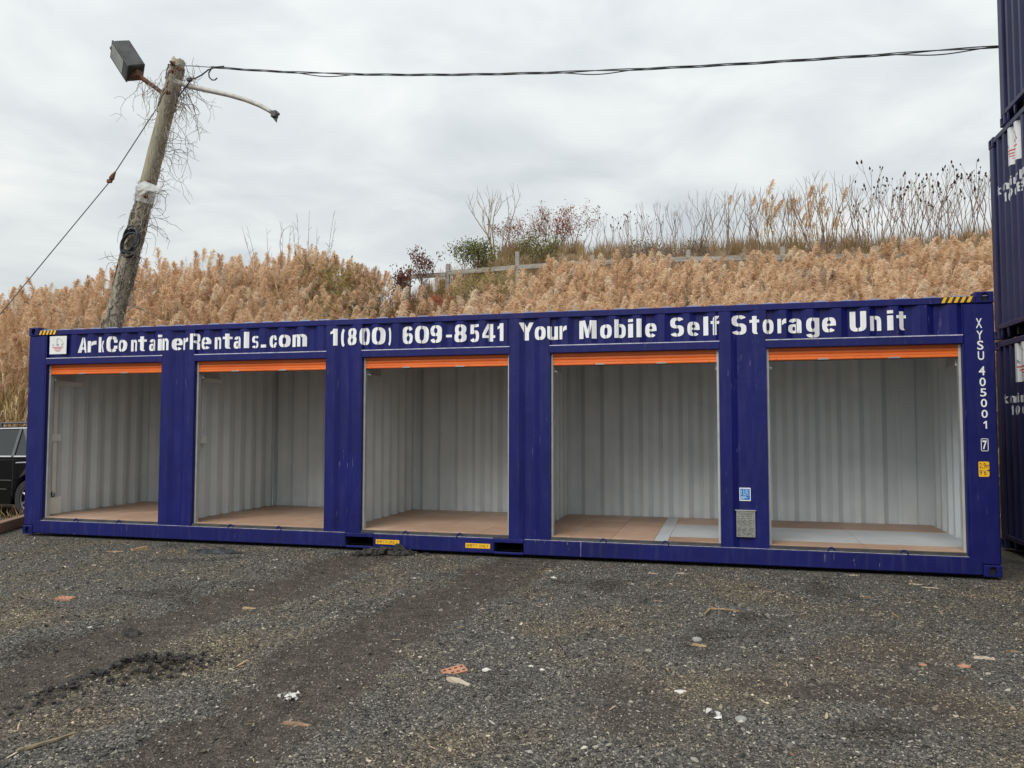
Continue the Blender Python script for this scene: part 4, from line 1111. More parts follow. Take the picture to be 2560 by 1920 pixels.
def make_stalk(seed):
    r = random.Random(seed); mb = MB()
    mb.tube([(0, 0, 0), (.01, 0, .5), (.0, 0, 1)], [.0055, .005, .004], 3, False)
    for i in range(r.randint(4, 7)):
        z = r.uniform(.15, .86); a = r.uniform(0, 6.28); l = r.uniform(.16, .32); dx, dy = math.cos(a), math.sin(a); wd = r.uniform(.007, .013)
        u = [(0, 0), (.35, .085), (.75, .075), (1, r.uniform(-.06, .05))]
        vs = []
        for k, (q, h) in enumerate(u):
            ww = wd*(1, 1, .7, .05)[k]
            vs += [(dx*q*l-dy*ww, dy*q*l+dx*ww, z+h), (dx*q*l+dy*ww, dy*q*l-dx*ww, z+h)]
        mb.add(vs, [(0, 1, 3, 2), (2, 3, 5, 4), (4, 5, 7, 6)])
    return proto('stalk_kind', mb, M['stalk'])
plumes = [make_plume(300+i) for i in range(10)]; stalks = [make_stalk(400+i) for i in range(8)]
def reed_height(x, y):
    tall = np.interp(y, [4, 5.5, 8, 11.5], [2.6, 2.35, 1.45, .72])
    left = sstep(.6, -2.2, x)
    tall = tall*(1-left)+(2.45-.25*sstep(-5, -9, x))*left
    tall = tall+.04*sstep(6.3, 8.2, x)*sstep(8, 11, y)
    mid = np.exp(-((x-2.6)/1.9)**2)*sstep(6.5, 9, y)
    return tall*(1-.38*mid)
nr = 15000
x = RNG.uniform(-17, 21, nr); y = 4.0+7.7*RNG.random(nr)**.9
# skip the hard shadowed wedge nobody sees, thin out in the bramble patch, leave the fence line free
ang = np.arctan2(-(x-CAM.x), y-CAM.y)-math.radians(15)
ok = np.abs(ang) < .70
ok &= ~((np.abs(x-2.6) < 2.3) & (y > 8.6) & (RNG.random(nr) < .82))
ok &= ~((x > -5.6) & (x < -.2) & (y < 4.3))
ok &= vnoise(x, y, .9, 71)*1.0+RNG.random(nr)*.6 > .36
ok &= ~((np.hypot(x+2.2, y-PY) < .5))
x, y = x[ok], y[ok]; n = len(x)
h = reed_height(x, y)*(.76+.40*RNG.random(n))*(1+.22*fbm(x, y, .8, 3, 80))
# second clump on the crest, right
n2 = 38; x2 = RNG.normal(11.6, .9, n2); y2 = RNG.normal(15.2, .6, n2); h2 = RNG.uniform(.9, 1.7, n2)
x = np.concatenate([x, x2]); y = np.concatenate([y, y2]); h = np.concatenate([h, h2]); n = len(x)
z = hill_h(x, y)
lx, ly = RNG.normal(.03, .11, n), RNG.normal(-.02, .10, n)
base = np.stack([x, y, z-.03], -1)
top = np.stack([x+lx*h, y+ly*h, z+h*(1-.5*(lx**2+ly**2))-.05], -1)
rs = np.stack([-ly, lx, np.zeros(n)], -1)
yaw = RNG.normal(-.1, .75, n)
psz = RNG.uniform(.52, 1.2, n)*np.where(RNG.random(n) < .12, .6, 1)
scatter('reed_bed', [(base, rs, np.stack([np.ones(n), np.ones(n), h], -1), RNG.integers(0, 8, n), stalks),
                     (top, np.stack([-ly*1.3, lx*1.3, yaw], -1), np.stack([psz]*3, -1), RNG.integers(0, 10, n), plumes)],
        'dense bed of dry tan reeds with feathery plumes covering the slope', 'reeds')
# dry grass on the crest and under the reeds
M['grass'] = rand_mat('dry grass', [(0, (.26, .17, .085)), (.4, (.40, .28, .15)), (.8, (.50, .38, .22)), (.92, (.26, .14, .08)), (1, (.22, .22, .08))], .85, .25, .1)
tufts = []
for i in range(6):
    r = random.Random(500+i); mb = MB()
    for k in range(26):
        a = r.uniform(0, 6.28); d = r.uniform(0, .16); h_ = r.uniform(.25, .62); b = r.uniform(.02, .25); x0, y0 = math.cos(a)*d, math.sin(a)*d
        c, s = math.cos(a+r.uniform(-1, 1)), math.sin(a+r.uniform(-1, 1)); wd = r.uniform(.004, .008)
        mb.add([(x0-s*wd, y0+c*wd, 0), (x0+s*wd, y0-c*wd, 0), (x0+c*b*.4+s*wd*.7, y0+s*b*.4-c*wd*.7, h_*.6), (x0+c*b*.4-s*wd*.7, y0+s*b*.4+c*wd*.7, h_*.6), (x0+c*b, y0+s*b, h_)], [(0, 1, 2, 3), (3, 2, 4)])
    tufts.append(proto('tuft_kind', mb, M['grass']))
n = 9000; x = RNG.uniform(-18, 24, n); y = RNG.uniform(4, 19, n)
ok = (y > 11.0) | (RNG.random(n) < .35) | ((np.abs(x-2.6) < 2.4) & (y > 8.4)); x, y = x[ok], y[ok]; n = len(x)
s = RNG.uniform(.6, 1.1, n)
scatter('dry_grass', [(np.stack([x, y, hill_h(x, y)-.03], -1), np.stack([RNG.normal(0, .12, n), RNG.normal(0, .12, n), RNG.random(n)*6.28], -1), np.stack([s, s, s], -1), RNG.integers(0, 6, n), tufts)],
        'brown dry grass growing over the hill crest', 'dry grass')

# ------------------------------------------------------------------ fence on the hill
fence = thing('wooden_fence', 'grey weathered post and rail fence crossing the hillside', 'fence')
FXZ = [(.81, 5.79), (2.00, 5.84), (4.04, 5.90), (6.14, 5.92), (8.66, 5.88), (11.0, 5.80), (13.19, 5.70), (15.21, 5.62), (17.4, 5.6)]
FYY = 12.0
for i, (fx, fz) in enumerate(FXZ):
    g = float(hill_h(fx, FYY)); tp = fz+(.22 if i != 2 else .38)+random.uniform(-.03, .05)
    mb = MB(); mb.box(-.055, .055, -.055, .055, min(g, fz-.6)-.2-fz, tp-fz, .008, Matrix.Rotation(random.uniform(-.03, .03), 4, 'Y'))
    mb.build('post', M['wood_grey'], fence, loc=(fx, FYY, fz))
for (a, b) in zip(FXZ, FXZ[1:]):
    mb = MB(); d = Vector((b[0]-a[0], 0, b[1]-a[1])); l = d.length
    if a[0] == .81: d.z -= .04
    R_ = Matrix.Rotation(-math.atan2(d.z, d.x), 4, 'Y')
    mb.box(.04, l-.04, -.02, .02, -.065, .065, .006); o = mb.build('rail', M['wood_grey'], fence, loc=(a[0], FYY-.078, a[1]-.02)); o.rotation_euler = R_.to_euler()

# ------------------------------------------------------------------ trees and shrubs on the hill
def branchy(mb, rnd, p, d, l, r, lev, tips, spread=.55, up=.12, nch=(2, 3), segs=4, sides=4, ratio=.68):
    pts = [p.copy()]; d = d.normalized()
    for i in range(segs):
        d = (d+Vector((rnd.gauss(0, .10), rnd.gauss(0, .10), rnd.gauss(0, .06)+up*.3))).normalized(); p = p+d*(l/segs); pts.append(p.copy())
    r1 = r*.62
    mb.tube(pts, [r+(r1-r)*i/segs for i in range(segs+1)], sides if lev > 0 else 3, False)
    if lev == 0:
        tips += pts[1:]; return
    for k in range(rnd.randint(*nch)):
        q = pts[-1] if k == 0 else pts[rnd.randint(max(1, segs//2), segs)]
        nd = (d+Vector((rnd.gauss(0, spread), rnd.gauss(0, spread), rnd.gauss(0, spread*.45)+up))).normalized()
        branchy(mb, rnd, q, nd, l*ratio*rnd.uniform(.8, 1.15), r1*.92, lev-1, tips, spread, up, nch, segs, sides, ratio)
def leaves(mb, rnd, pts, n, jit, size):
    for i in range(n):
        p = rnd.choice(pts)+Vector((rnd.gauss(0, jit), rnd.gauss(0, jit), rnd.gauss(0, jit)))
        a = Vector((rnd.gauss(0, 1), rnd.gauss(0, 1), rnd.gauss(0, 1))).normalized(); b = a.orthogonal().normalized()
        s = size*rnd.uniform(.6, 1.3)
        mb.add([p-a*s, p+b*s*.45, p+a*s, p-b*s*.45], [(0, 1, 2, 3)])
def leaf_mat(name, c1, c2, sc_=5): return mat(name, c1, c2, .75, scale=sc_, translucent=.25, spec=.2)
M['twig'] = mat('grey brown twig', (.14, .105, .08), (.23, .18, .14), .85, scale=3)
M['twig_red'] = mat('reddish twig', (.16, .095, .07), (.25, .155, .115), .85, scale=3)
M['twig_pale'] = mat('pale bark', (.26, .21, .16), (.36, .30, .23), .85, scale=3)
M['leaf_red'] = leaf_mat('dark red leaves', (.085, .025, .02), (.20, .075, .05))
M['leaf_rust'] = leaf_mat('rust leaves', (.20, .09, .05), (.33, .17, .09))
M['leaf_green'] = leaf_mat('late autumn green leaves', (.085, .095, .025), (.20, .20, .06))
M['leaf_olive'] = leaf_mat('yellow olive leaves', (.19, .16, .05), (.33, .28, .10))
M['leaf_scarlet'] = leaf_mat('scarlet leaves', (.38, .05, .03), (.5, .10, .05))
M['seed'] = mat('dark sumac seed', (.022, .012, .012), (.06, .03, .028), .9, scale=20)
def plant(name, label, cat, u, Y, height, kind, seed, group=None, dx=0):
    """a plant standing on the hill where the photograph shows it at column u, on the line y = Y"""
    p = on_y(u, 600, Y); g = float(hill_h(p.x, Y))
    t = thing(name, label, cat, (p.x, Y, g-.05), group); rnd = random.Random(seed)
    tr = MB(); tips = []
    if kind == 'bare':
        for k in range(4): branchy(tr, rnd, Vector((rnd.uniform(-.1, .1), rnd.uniform(-.1, .1), 0)), Vector((rnd.gauss(0, .22), rnd.gauss(0, .2), 1)), height*.36, .026*height/2, 3, tips, .42, .22, (2, 3), 5, 4, .72)
        tr.build('trunk', M['twig_pale'], t)
    elif kind == 'leafy':
        for k in range(3): branchy(tr, rnd, Vector((rnd.uniform(-.1, .1), 0, 0)), Vector((rnd.gauss(0, .25), rnd.gauss(0, .25), 1)), height*.42, .022, 3, tips, .45, .25, (2, 4), 4, 4, .64)
        tr.build('trunk', M['twig'], t)
    elif kind in ('bush', 'twiggy'):
        for k in range(9): branchy(tr, rnd, Vector((rnd.gauss(0, .22), rnd.gauss(0, .15), 0)), Vector((rnd.gauss(0, .5), rnd.gauss(0, .4), 1)), height*.5, .012, 2, tips, .5, .15, (2, 4), 4, 3, .62)
        tr.build('trunk', M['twig_red'] if kind == 'twiggy' else M['twig'], t)
    return t, tips, rnd
def crown(t, tips, rnd, n, jit, size, m):
    mb = MB(); leaves(mb, rnd, tips, n, jit, size); mb.build('crown', m, t)
t, tips, rnd = plant('bare_tree', 'bare pale branching tree on the crest behind the fence', 'tree', 1238, 15.2, 2.9, 'bare', 31)
t, tips, rnd = plant('small_tree', 'small upright tree with sparse dark red leaves, the taller of two', 'tree', 1070, 11.4, 1.9, 'leafy', 32); crown(t, tips, rnd, 620, .06, .038, M['leaf_red'])
t, tips, rnd = plant('small_tree', 'low tree with dense dark red leaves left of the taller red one', 'tree', 1002, 11.2, 1.45, 'leafy', 33); crown(t, tips, rnd, 800, .07, .038, M['leaf_red'])
t, tips, rnd = plant('shrub', 'rounded green shrub behind the fence left of the bare tree', 'shrub', 1178, 13.2, 1.25, 'bush', 34); crown(t, tips, rnd, 2300, .11, .036, M['leaf_green'])
t, tips, rnd = plant('shrub', 'yellow green shrub behind the fence right of the bare tree', 'shrub', 1352, 13.4, 1.15, 'bush', 35); crown(t, tips, rnd, 1500, .13, .034, M['leaf_green'])
t, tips, rnd = plant('shrub', 'olive shrub in front of the fence between its posts', 'shrub', 1246, 10.6, 1.55, 'bush', 36); crown(t, tips, rnd, 1500, .12, .034, M['leaf_olive'])
t, tips, rnd = plant('shrub', 'narrow yellow green shrub rising among the reeds', 'shrub', 884, 8.2, 2.3, 'bush', 37); crown(t, tips, rnd, 1100, .10, .034, M['leaf_olive'])
t, tips, rnd = plant('shrub', 'small green shrub among the reeds below the bare sumacs', 'shrub', 1797, 10.4, 1.25, 'bush', 38); crown(t, tips, rnd, 900, .08, .034, M['leaf_green'])
t, tips, rnd = plant('shrub', 'wide olive bush topping the reeds on the left skyline', 'shrub', 792, 9.4, 2.55, 'bush', 39); crown(t, tips, rnd, 1800, .14, .04, M['leaf_olive'])
t, tips, rnd = plant('shrub', 'rust coloured shrub close right of the bare tree', 'shrub', 1305, 14.6, 1.35, 'twiggy', 40); crown(t, tips, rnd, 800, .09, .034, M['leaf_rust'])
t, tips, rnd = plant('shrub', 'twiggy reddish shrub on the crest, widest of the row', 'shrub', 1358, 15.0, 1.35, 'twiggy', 41); crown(t, tips, rnd, 700, .10, .03, M['leaf_rust'])
t, tips, rnd = plant('shrub', 'slim shrub with scarlet leaves on the crest', 'shrub', 1398, 15.0, 1.25, 'leafy', 42); crown(t, tips, rnd, 330, .05, .034, M['leaf_scarlet'])
t, tips, rnd = plant('shrub', 'tall twiggy rust shrub at the right end of the crest row', 'shrub', 1440, 15.0, 1.65, 'twiggy', 43); crown(t, tips, rnd, 900, .08, .032, M['leaf_rust'])
t, tips, rnd = plant('shrub', 'low shrub with scarlet leaves under the fence rail', 'shrub', 1090, 10.9, .75, 'twiggy', 44); crown(t, tips, rnd, 240, .07, .03, M['leaf_scarlet'])
for i, (u, Y, h_) in enumerate(((1010, 10.4, .9), (1090, 9.9, .95), (1150, 10.3, .9), (1060, 9.2, .8), (1200, 9.6, .85), (960, 9.8, .9))):
    t, tips, rnd = plant('bramble', 'low brown bramble on the slope below the fence rail', 'bramble', u, Y, h_, 'twiggy', 60+i, 'brown brambles below the fence'); crown(t, tips, rnd, 520, .12, .032, M['leaf_rust'])
for i, (u, Y, h_) in enumerate(((1560, 13.0, 1.0), (1620, 13.4, 1.0), (1680, 13.2, .95), (1740, 13.5, .9))):
    t, tips, rnd = plant('bramble', 'dark dry bramble thicket left below the sumacs', 'bramble', u, Y, h_, 'bush', 80+i, 'dark brambles below the sumacs'); crown(t, tips, rnd, 420, .13, .03, M['twig'])
for i, (u, Y, h_) in enumerate(((895, 10.5, 1.9), (925, 10.8, 1.8), (870, 10.3, 1.9))):
    plant('bare_shrub', 'leafless twiggy shrub above the reeds left of the red trees', 'shrub', u, Y, h_, 'twiggy', 90+i, 'leafless shrubs left of the red trees')
def whips(name, label, us, Y, h0, group, seed0):
    for i, u in enumerate(us):
        p = on_y(u, 600, Y); g = float(hill_h(p.x, Y)); rnd = random.Random(seed0+i)
        t = thing(name, label, 'sapling', (p.x, Y, g-.05), group); tr = MB(); h_ = h0*rnd.uniform(.85, 1.1)
        for k in range(3):
            a = Vector((rnd.gauss(0, .16), rnd.gauss(0, .1), 1)).normalized(); pts = [a*h_*q+Vector((rnd.gauss(0, .02), 0, 0)) for q in (0, .3, .6, .85, 1)]
            tr.tube(pts, [.009, .008, .006, .005, .003], 3, False)
            for b in range(5):
                q = rnd.uniform(.6, .98); s = a*h_*q; tr.tube([s, s+Vector((rnd.gauss(0, .09), rnd.gauss(0, .05), rnd.uniform(.08, .25)))], .004, 3, False)
        tr.build('stems', M['twig'], t)
whips('bare_sapling', 'thin leafless sapling poking above the left reeds', (655, 690, 705, 735, 765, 790, 480), 9.6, 3.5, 'thin saplings above the left reeds', 700)
# sumacs: forked bare stems, some with dark seed heads
def sumac_mesh(seed, h_):
    rnd = random.Random(seed); tr = MB(); ends = []
    def grow(p, d, l, r, lev):
        pts = [p.copy()]
        for i in range(4):
            d = (d+Vector((rnd.gauss(0, .09), rnd.gauss(0, .09), .06))).normalized(); p = p+d*l/4; pts.append(p.copy())
        tr.tube(pts, [r*(1-.08*i) for i in range(5)], 4 if lev > 1 else 3, False)
        if lev == 0: ends.append((p.copy(), d.copy())); return
        for s in ((-1, 1) if rnd.random() < .78 else (rnd.choice((-1, 1)),)):
            a = rnd.uniform(0, 6.28); sp = rnd.uniform(.30, .62)
            grow(p, (d+Vector((s*sp*math.cos(a*.3), sp*math.sin(a)*.8, .12))).normalized(), l*rnd.uniform(.5, .72), r*.72, lev-1)
    for k in range(rnd.randint(2, 3)): grow(Vector((rnd.gauss(0, .28), rnd.gauss(0, .3), 0)), Vector((rnd.gauss(0, .14), rnd.gauss(0, .1), 1)).normalized(), h_*rnd.uniform(.36, .50), .0125, 3)
    return tr, ends
var = []
for i in range(9):
    tr, ends = sumac_mesh(900+i, 2.0); me = tr.mesh('stem', M['twig_red'] if i % 2 else M['twig'])
    sd_ = MB(); rnd = random.Random(950+i)
    for p, d in ends:
        if rnd.random() < .5:
            s = rnd.uniform(.42, .85); a = d.orthogonal().normalized(); b = d.cross(a); ring = []
            q = [(0, .012), (.03, .034), (.075, .028), (.125, .004)]
            vs = []
            for (zt, rt) in q:
                for k in range(5):
                    an = 2*PI*k/5+rnd.uniform(-.2, .2); vs.append(p+d*zt*s+(a*math.cos(an)+b*math.sin(an))*rt*s*rnd.uniform(.8, 1.2))
            sd_.add(vs, [(r_*5+k, r_*5+(k+1) % 5, r_*5+5+(k+1) % 5, r_*5+5+k) for r_ in range(3) for k in range(5)])
    var.append((me, sd_.mesh('seed_heads', M['seed'])))
sr = random.Random(5)
spots = [(1508+i*15.5+sr.uniform(-5, 5), sr.uniform(.55, .70)+.012*i, 1) for i in range(9)]
spots += [(1650+i*13.5+sr.uniform(-7, 7), sr.uniform(.66, .95)+.006*min(i, 14), 0) for i in range(37)]
spots += [(2150+i*12+sr.uniform(-6, 6), sr.uniform(.82, 1.05), 1) for i in range(31)]
for i, (u, sc_, seeds) in enumerate(spots):
    Y = sr.uniform(12.8, 15.6); p = on_y(u, 600, Y); g = float(hill_h(p.x, Y)); k = sr.randrange(9)
    if seeds:
        lab, grp = (('low sumac with dark seed heads, left in the sumac row', 'low sumacs with seed heads') if u < 1648 else ('tall sumac with dark seed heads beside the stacked containers', 'tall sumacs with seed heads'))
    else: lab, grp = 'leafless forked sumac without seed heads in the middle of the row', 'bare sumacs without seed heads'
    zt = 6.55+(1.35+.0 if u > 1740 else .75)+ (sc_-1.2)*1.0   # crown height aimed at in the row
    s = sc_*(1.0+(15.0-Y)*.08)
    t = thing('sumac_shrub', lab, 'shrub', (p.x, Y, g-.05), grp)
    t.rotation_euler = (0, 0, sr.uniform(0, 6.28)); t.scale = (s, s, s)
    link_mesh('stem', var[k][0], t)
    if seeds: link_mesh('seed_heads', var[k][1], t)

ORD = ['first', 'second', 'third', 'fourth', 'fifth', 'sixth', 'seventh', 'eighth', 'last']
def number_group(group):
    obs = [o for o in COL.objects if o.get('group') == group and o.parent is None]
    def col_of(o):
        q = _RM.transposed() @ (o.location-CAM); return q.x/-q.z
    obs.sort(key=col_of)
    for i, o in enumerate(obs):
        o['label'] = o['label']+', '+('last' if i == len(obs)-1 else ORD[i])+' from the left'
for g_ in ('brown brambles below the fence', 'dark brambles below the sumacs', 'low sumacs with seed heads', 'thin saplings above the left reeds', 'leafless shrubs left of the red trees'): number_group(g_)

# ------------------------------------------------------------------ parked estate car at the left edge
M['carpaint'] = mat('black car paint', (.004, .004, .0045), (.006, .006, .007), .10, scale=2, spec=.35)
M['carglass'] = mat('dark tinted glass', (.010, .012, .013), (.014, .016, .017), .04, scale=2, spec=.7)
M['chrome'] = mat('bright trim', (.55, .55, .55), (.65, .65, .65), .25, .9, scale=4)
M['trim'] = mat('grey pillar trim', (.07, .072, .075), (.10, .10, .105), .4, scale=4)
M['tyre'] = mat('tyre rubber', (.014, .014, .015), (.03, .03, .03), .85, scale=12)
M['rim'] = mat('alloy rim', (.42, .43, .44), (.5, .5, .5), .35, .8, scale=6)
M['tail'] = mat('red tail lamp', (.25, .01, .01), (.35, .02, .02), .2, scale=4)
M['headlamp'] = mat('clear head lamp', (.5, .52, .54), (.6, .6, .62), .1, .3, scale=4)
car = thing('parked_car', 'black estate car parked past the left end of the container', 'car', (-1.38, 1.42, 0))
# local: x to the rear (+), y away from the camera, z up; rear axle at x = 0, near side at y = 0
CW = 1.74
def side_poly(arch=True):
    pts = [(-3.66, .30), (-3.70, .45), (-3.66, .62), (-3.55, .74), (-2.55, .90), (-1.0, .985), (.0, 1.0), (.66, .98), (.74, .80), (.76, .50), (.70, .32)]
    low = []
    for cx in (0, -2.78):
        low.append((cx+.43, .26))
        for a in np.linspace(0, PI, 11): low.append((cx+.40*math.cos(a), .33+.40*math.sin(a)))
        low.append((cx-.43, .22))
    return pts+low
def taper(u, v, d):
    """tumblehome and rounded flanks"""
    s = (d/CW-.5)*2; inn = .05*max(0, (.55-v)/.35)**2+.05*max(0, (v-.72)/.28)**2+.06*max(0, abs(u+1.45)-1.7)**2
    return (u, CW/2+s*(CW/2-inn), v)
poly = side_poly()
bd = MB(); nseg = len(poly); rows = [0, CW*.5, CW]
fill = bmesh.new()
for d in (0, CW):
    vv = [fill.verts.new(taper(u, v, d)) for u, v in poly]
    f = fill.faces.new(vv)
bmesh.ops.triangulate(fill, faces=fill.faces[:]); fill.verts.index_update()
bd.add([v.co for v in fill.verts], [[v.index for v in f.verts] for f in fill.faces]); fill.free()
ring = [[taper(u, v, d) for u, v in poly] for d in (0, CW*.1, CW*.5, CW*.9, CW)]
vs = [p for r_ in ring for p in r_]
bd.add(vs, [(j*nseg+i, j*nseg+(i+1) % nseg, (j+1)*nseg+(i+1) % nseg, (j+1)*nseg+i) for j in range(4) for i in range(nseg)])
bd.build('body', M['carpaint'], car)
# greenhouse
def cab(u, v, d):
    s = (d/CW-.5)*2; inn = .06+.20*(v-.98)/.50
    return (u, CW/2+s*(CW/2-inn), v)
gh = [(-2.52, .90), (-1.62, 1.40), (-1.2, 1.475), (-.3, 1.49), (.22, 1.455), (.62, 1.02), (.64, .97)]
g = MB(); g.prism(gh, cab, 0, CW); g.build('cabin_glass', M['carglass'], car)
rfm = MB(); rp = [(-1.66, 1.395), (-1.2, 1.48), (-.3, 1.497), (.26, 1.455), (.22, 1.425), (-.3, 1.455), (-1.2, 1.44), (-1.60, 1.37)]
rfm.prism(rp, lambda u, v, d: (u, cab(u, v, d)[1]+(.012 if d > CW/2 else -.012), v), 0, CW); rfm.build('roof', M['carpaint'], car)
for sd_ in (0, 1):
    def off(u, v, d, sd_=sd_):
        q = cab(u, v, CW if sd_ else 0); return (q[0], q[1]+(1 if sd_ else -1)*d, q[2])
    for nm, pl4, m_ in (('door_pillar', [(-.46, .99), (-.40, .99), (-.44, 1.45), (-.49, 1.45)], 'trim'), ('door_pillar', [(-1.36, .98), (-1.26, .98), (-1.24, 1.44), (-1.33, 1.44)], 'trim'),
                        ('rear_pillar', [(-.06, .995), (.06, .995), (-.28, 1.455), (-.42, 1.455)], 'trim'), ('roof_trim', [(-1.60, 1.385), (-1.2, 1.445), (-.3, 1.462), (.22, 1.428), (.22, 1.448), (-.3, 1.482), (-1.2, 1.463), (-1.62, 1.40)], 'chrome'),
                        ('belt_trim', [(-2.3, .975), (.0, .998), (.60, .985), (.60, 1.005), (.0, 1.02), (-2.28, .995)], 'chrome')):
        mb = MB(); mb.prism(pl4, off, .004, .016); mb.build(nm, M[m_], car)
    mb = MB(); mb.tube([off(-1.45, 1.49, .0), off(-1.40, 1.535, -.04), off(-.3, 1.56, -.06), off(.10, 1.535, -.05), off(.16, 1.485, -.02)], .017, 6)
    for rx in (-1.0, -.3): mb.box(off(rx, 1.5, 0)[0]-.05, off(rx, 1.5, 0)[0]+.05, off(rx, 1.5, -.05)[1]-.015, off(rx, 1.5, -.05)[1]+.015, 1.49, 1.555)
    mb.build('roof_rail', M['trim'], car)
    yb = CW if sd_ else 0; sg = 1 if sd_ else -1
    for hx in (-.20, -1.20):
        mb = MB(); yy = taper(hx, .90, yb)[1]; mb.tube([(hx-.11, yy+sg*.005, .895), (hx-.08, yy+sg*.03, .90), (hx+.07, yy+sg*.03, .908), (hx+.10, yy+sg*.005, .905)], .012, 6); mb.build('door_handle', M['chrome'], car)
    for z_ in (.615, .47):
        mb = MB(); x0, x1 = -2.30, -.47+(.10 if z_ > .6 else 0)
        yy = taper(-1.4, z_, yb)[1]; mb.box(x0, x1, min(yy, yy+sg*.008), max(yy, yy+sg*.008), z_-.006, z_+.006, .002); mb.build('side_moulding', M['trim'], car)
    for dx in (-1.31, -.36, -2.3):
        mb = MB(); yy = taper(dx, .8, yb)[1]; mb.box(dx-.004, dx+.004, min(yy, yy+sg*.002), max(yy, yy+sg*.002), .36, .97); mb.build('door_gap', M['ink'], car)
    for cx in (0, -2.78):
        yc = yb-sg*.115
        wm = MB(); prof_ = [(.315, -.10), (.325, -.07), (.325, .07), (.315, .10), (.22, .10), (.22, -.10)]
        vs = []; K = 28
        for k in range(K):
            a = 2*PI*k/K
            for (r_, yo) in prof_: vs.append((cx+r_*math.cos(a), yc+yo, .325+r_*math.sin(a)))
        m6 = len(prof_)
        wm.add(vs, [(k*m6+i, k*m6+(i+1) % m6, ((k+1) % K)*m6+(i+1) % m6, ((k+1) % K)*m6+i) for k in range(K) for i in range(m6)])
        wh = wm.build('wheel', M['tyre'], car)
        rm = MB()
        rm.tube([(cx, yc+sg*.05, .325), (cx, yc+sg*.085, .325)], .06, 12)
        for k in range(7):
            a = 2*PI*k/7; rm.tube([(cx+.05*math.cos(a), yc+sg*.07, .325+.05*math.sin(a)), (cx+.215*math.cos(a), yc+sg*.06, .325+.215*math.sin(a))], [.024, .02], 6)
        rm.tube([(cx+.222*math.cos(t), yc+sg*.075, .325+.222*math.sin(t)) for t in np.linspace(0, 2*PI, 29)], .014, 6)
        rm.build('rim', M['rim'], wh)
        db = MB(); db.tube([(cx, yc-sg*.06, .325), (cx, yc-sg*.01, .325)], .215, 20); db.build('brake_disc', M['trim'], wh)
for y0 in (.10, CW-.36):
    mb = MB(); mb.box(.70, .755, y0, y0+.26, .62, .95, .02); mb.build('tail_lamp', M['tail'], car)
    mb = MB(); mb.box(-3.67, -3.60, y0-.0, y0+.28, .56, .68, .02); mb.build('headlight', M['headlamp'], car)
mb = MB(); mb.box(.70, .79, .08, CW-.08, .36, .56, .03); mb.box(-3.76, -3.64, .10, CW-.10, .30, .48, .03); mb.build('bumper', M['trim'], car)
mb = MB(); mb.box(-3.4, .6, .2, CW-.2, .20, .34); mb.build('underbody', M['ink'], car)

# timber lying by the container's left corner
tb = MB(); d = Vector((-.9, 1.82, 0)); l = d.length
tb.box(-l/2, l/2, -.07, .07, 0, .15, .008)
o = tb.build('timber_beam', M['wood_dark'], loc=(-.62, .28, -.02)); o.rotation_euler = (0, 0, math.atan2(d.y, d.x)); tag(o, 'old brown timber beam on the ground in front of the black car', 'timber')
# dry weeds by the wheel
wd_ = thing('dry_weed', 'dry weed stalks growing beside the car wheel', 'weed', (-1.28, 1.0, -.03))
mb = MB(); r = random.Random(4)
for k in range(22):
    a = r.uniform(0, 6.28); p0 = Vector((r.gauss(0, .12), r.gauss(0, .08), 0)); h_ = r.uniform(.12, .32)
    mb.tube([p0, p0+Vector((math.cos(a)*.05, math.sin(a)*.05, h_*.6)), p0+Vector((math.cos(a)*.15, math.sin(a)*.1, h_))], [.005, .004, .002], 3, False)
mb.build('stalks', M['stalk'], wd_)

# ------------------------------------------------------------------ litter on the yard
def gz(x, y): return float(ground_h(x, y))
def place(o, x, y, rz=0, tilt=(0, 0), dz=0):
    o.location = (x, y, gz(x, y)+dz); o.rotation_euler = (tilt[0], tilt[1], rz); return o
def cored_brick(name):
    """brick with two rows of square cores right through it"""
    bx, by, bz = .150, .076, .046; nx, ny = 4, 2
    xs = [-bx/2]; ys = [-by/2]; hx, hy = .021, .016
    for i in range(nx):
        c = -bx/2+bx*(i+.5)/nx; xs += [c-hx/2, c+hx/2]
    for j in range(ny):
        c = -by/2+by*(j+.5)/ny; ys += [c-hy/2, c+hy/2]
    xs.append(bx/2); ys.append(by/2)
    mb = MB()
    hole = lambda i, j: i % 2 == 1 and j % 2 == 1
    for i in range(len(xs)-1):
        for j in range(len(ys)-1):
            x0, x1, y0, y1 = xs[i], xs[i+1], ys[j], ys[j+1]
            if hole(i, j):
                q = [(x0, y0), (x1, y0), (x1, y1), (x0, y1)]
                for k in range(4):
                    a, b = q[k], q[(k+1) % 4]; mb.add([(*a, 0), (*b, 0), (*b, bz), (*a, bz)], [(0, 1, 2, 3)])
            else:
                mb.add([(x0, y0, bz), (x1, y0, bz), (x1, y1, bz), (x0, y1, bz)], [(0, 1, 2, 3)]); mb.add([(x0, y0, 0), (x1, y0, 0), (x1, y1, 0), (x0, y1, 0)], [(3, 2, 1, 0)])
    q = [(-bx/2, -by/2), (bx/2, -by/2), (bx/2, by/2), (-bx/2, by/2)]
    for k in range(4):
        a, b = q[k], q[(k+1) % 4]; mb.add([(*a, 0), (*b, 0), (*b, bz), (*a, bz)], [(0, 1, 2, 3)])
    return mb.build(name, M['brick'])
b1 = place(cored_brick('brick'), 7.90, -4.35, .75, (.26, -.10), -.026); tag(b1, 'cored orange red brick lying whole on the gravel, nearest the camera', 'brick')
b2 = place(cored_brick('brick'), 3.97, -3.30, .05, (.10, .02), -.030); tag(b2, 'orange brick sunk flat into the gravel at the left', 'brick')
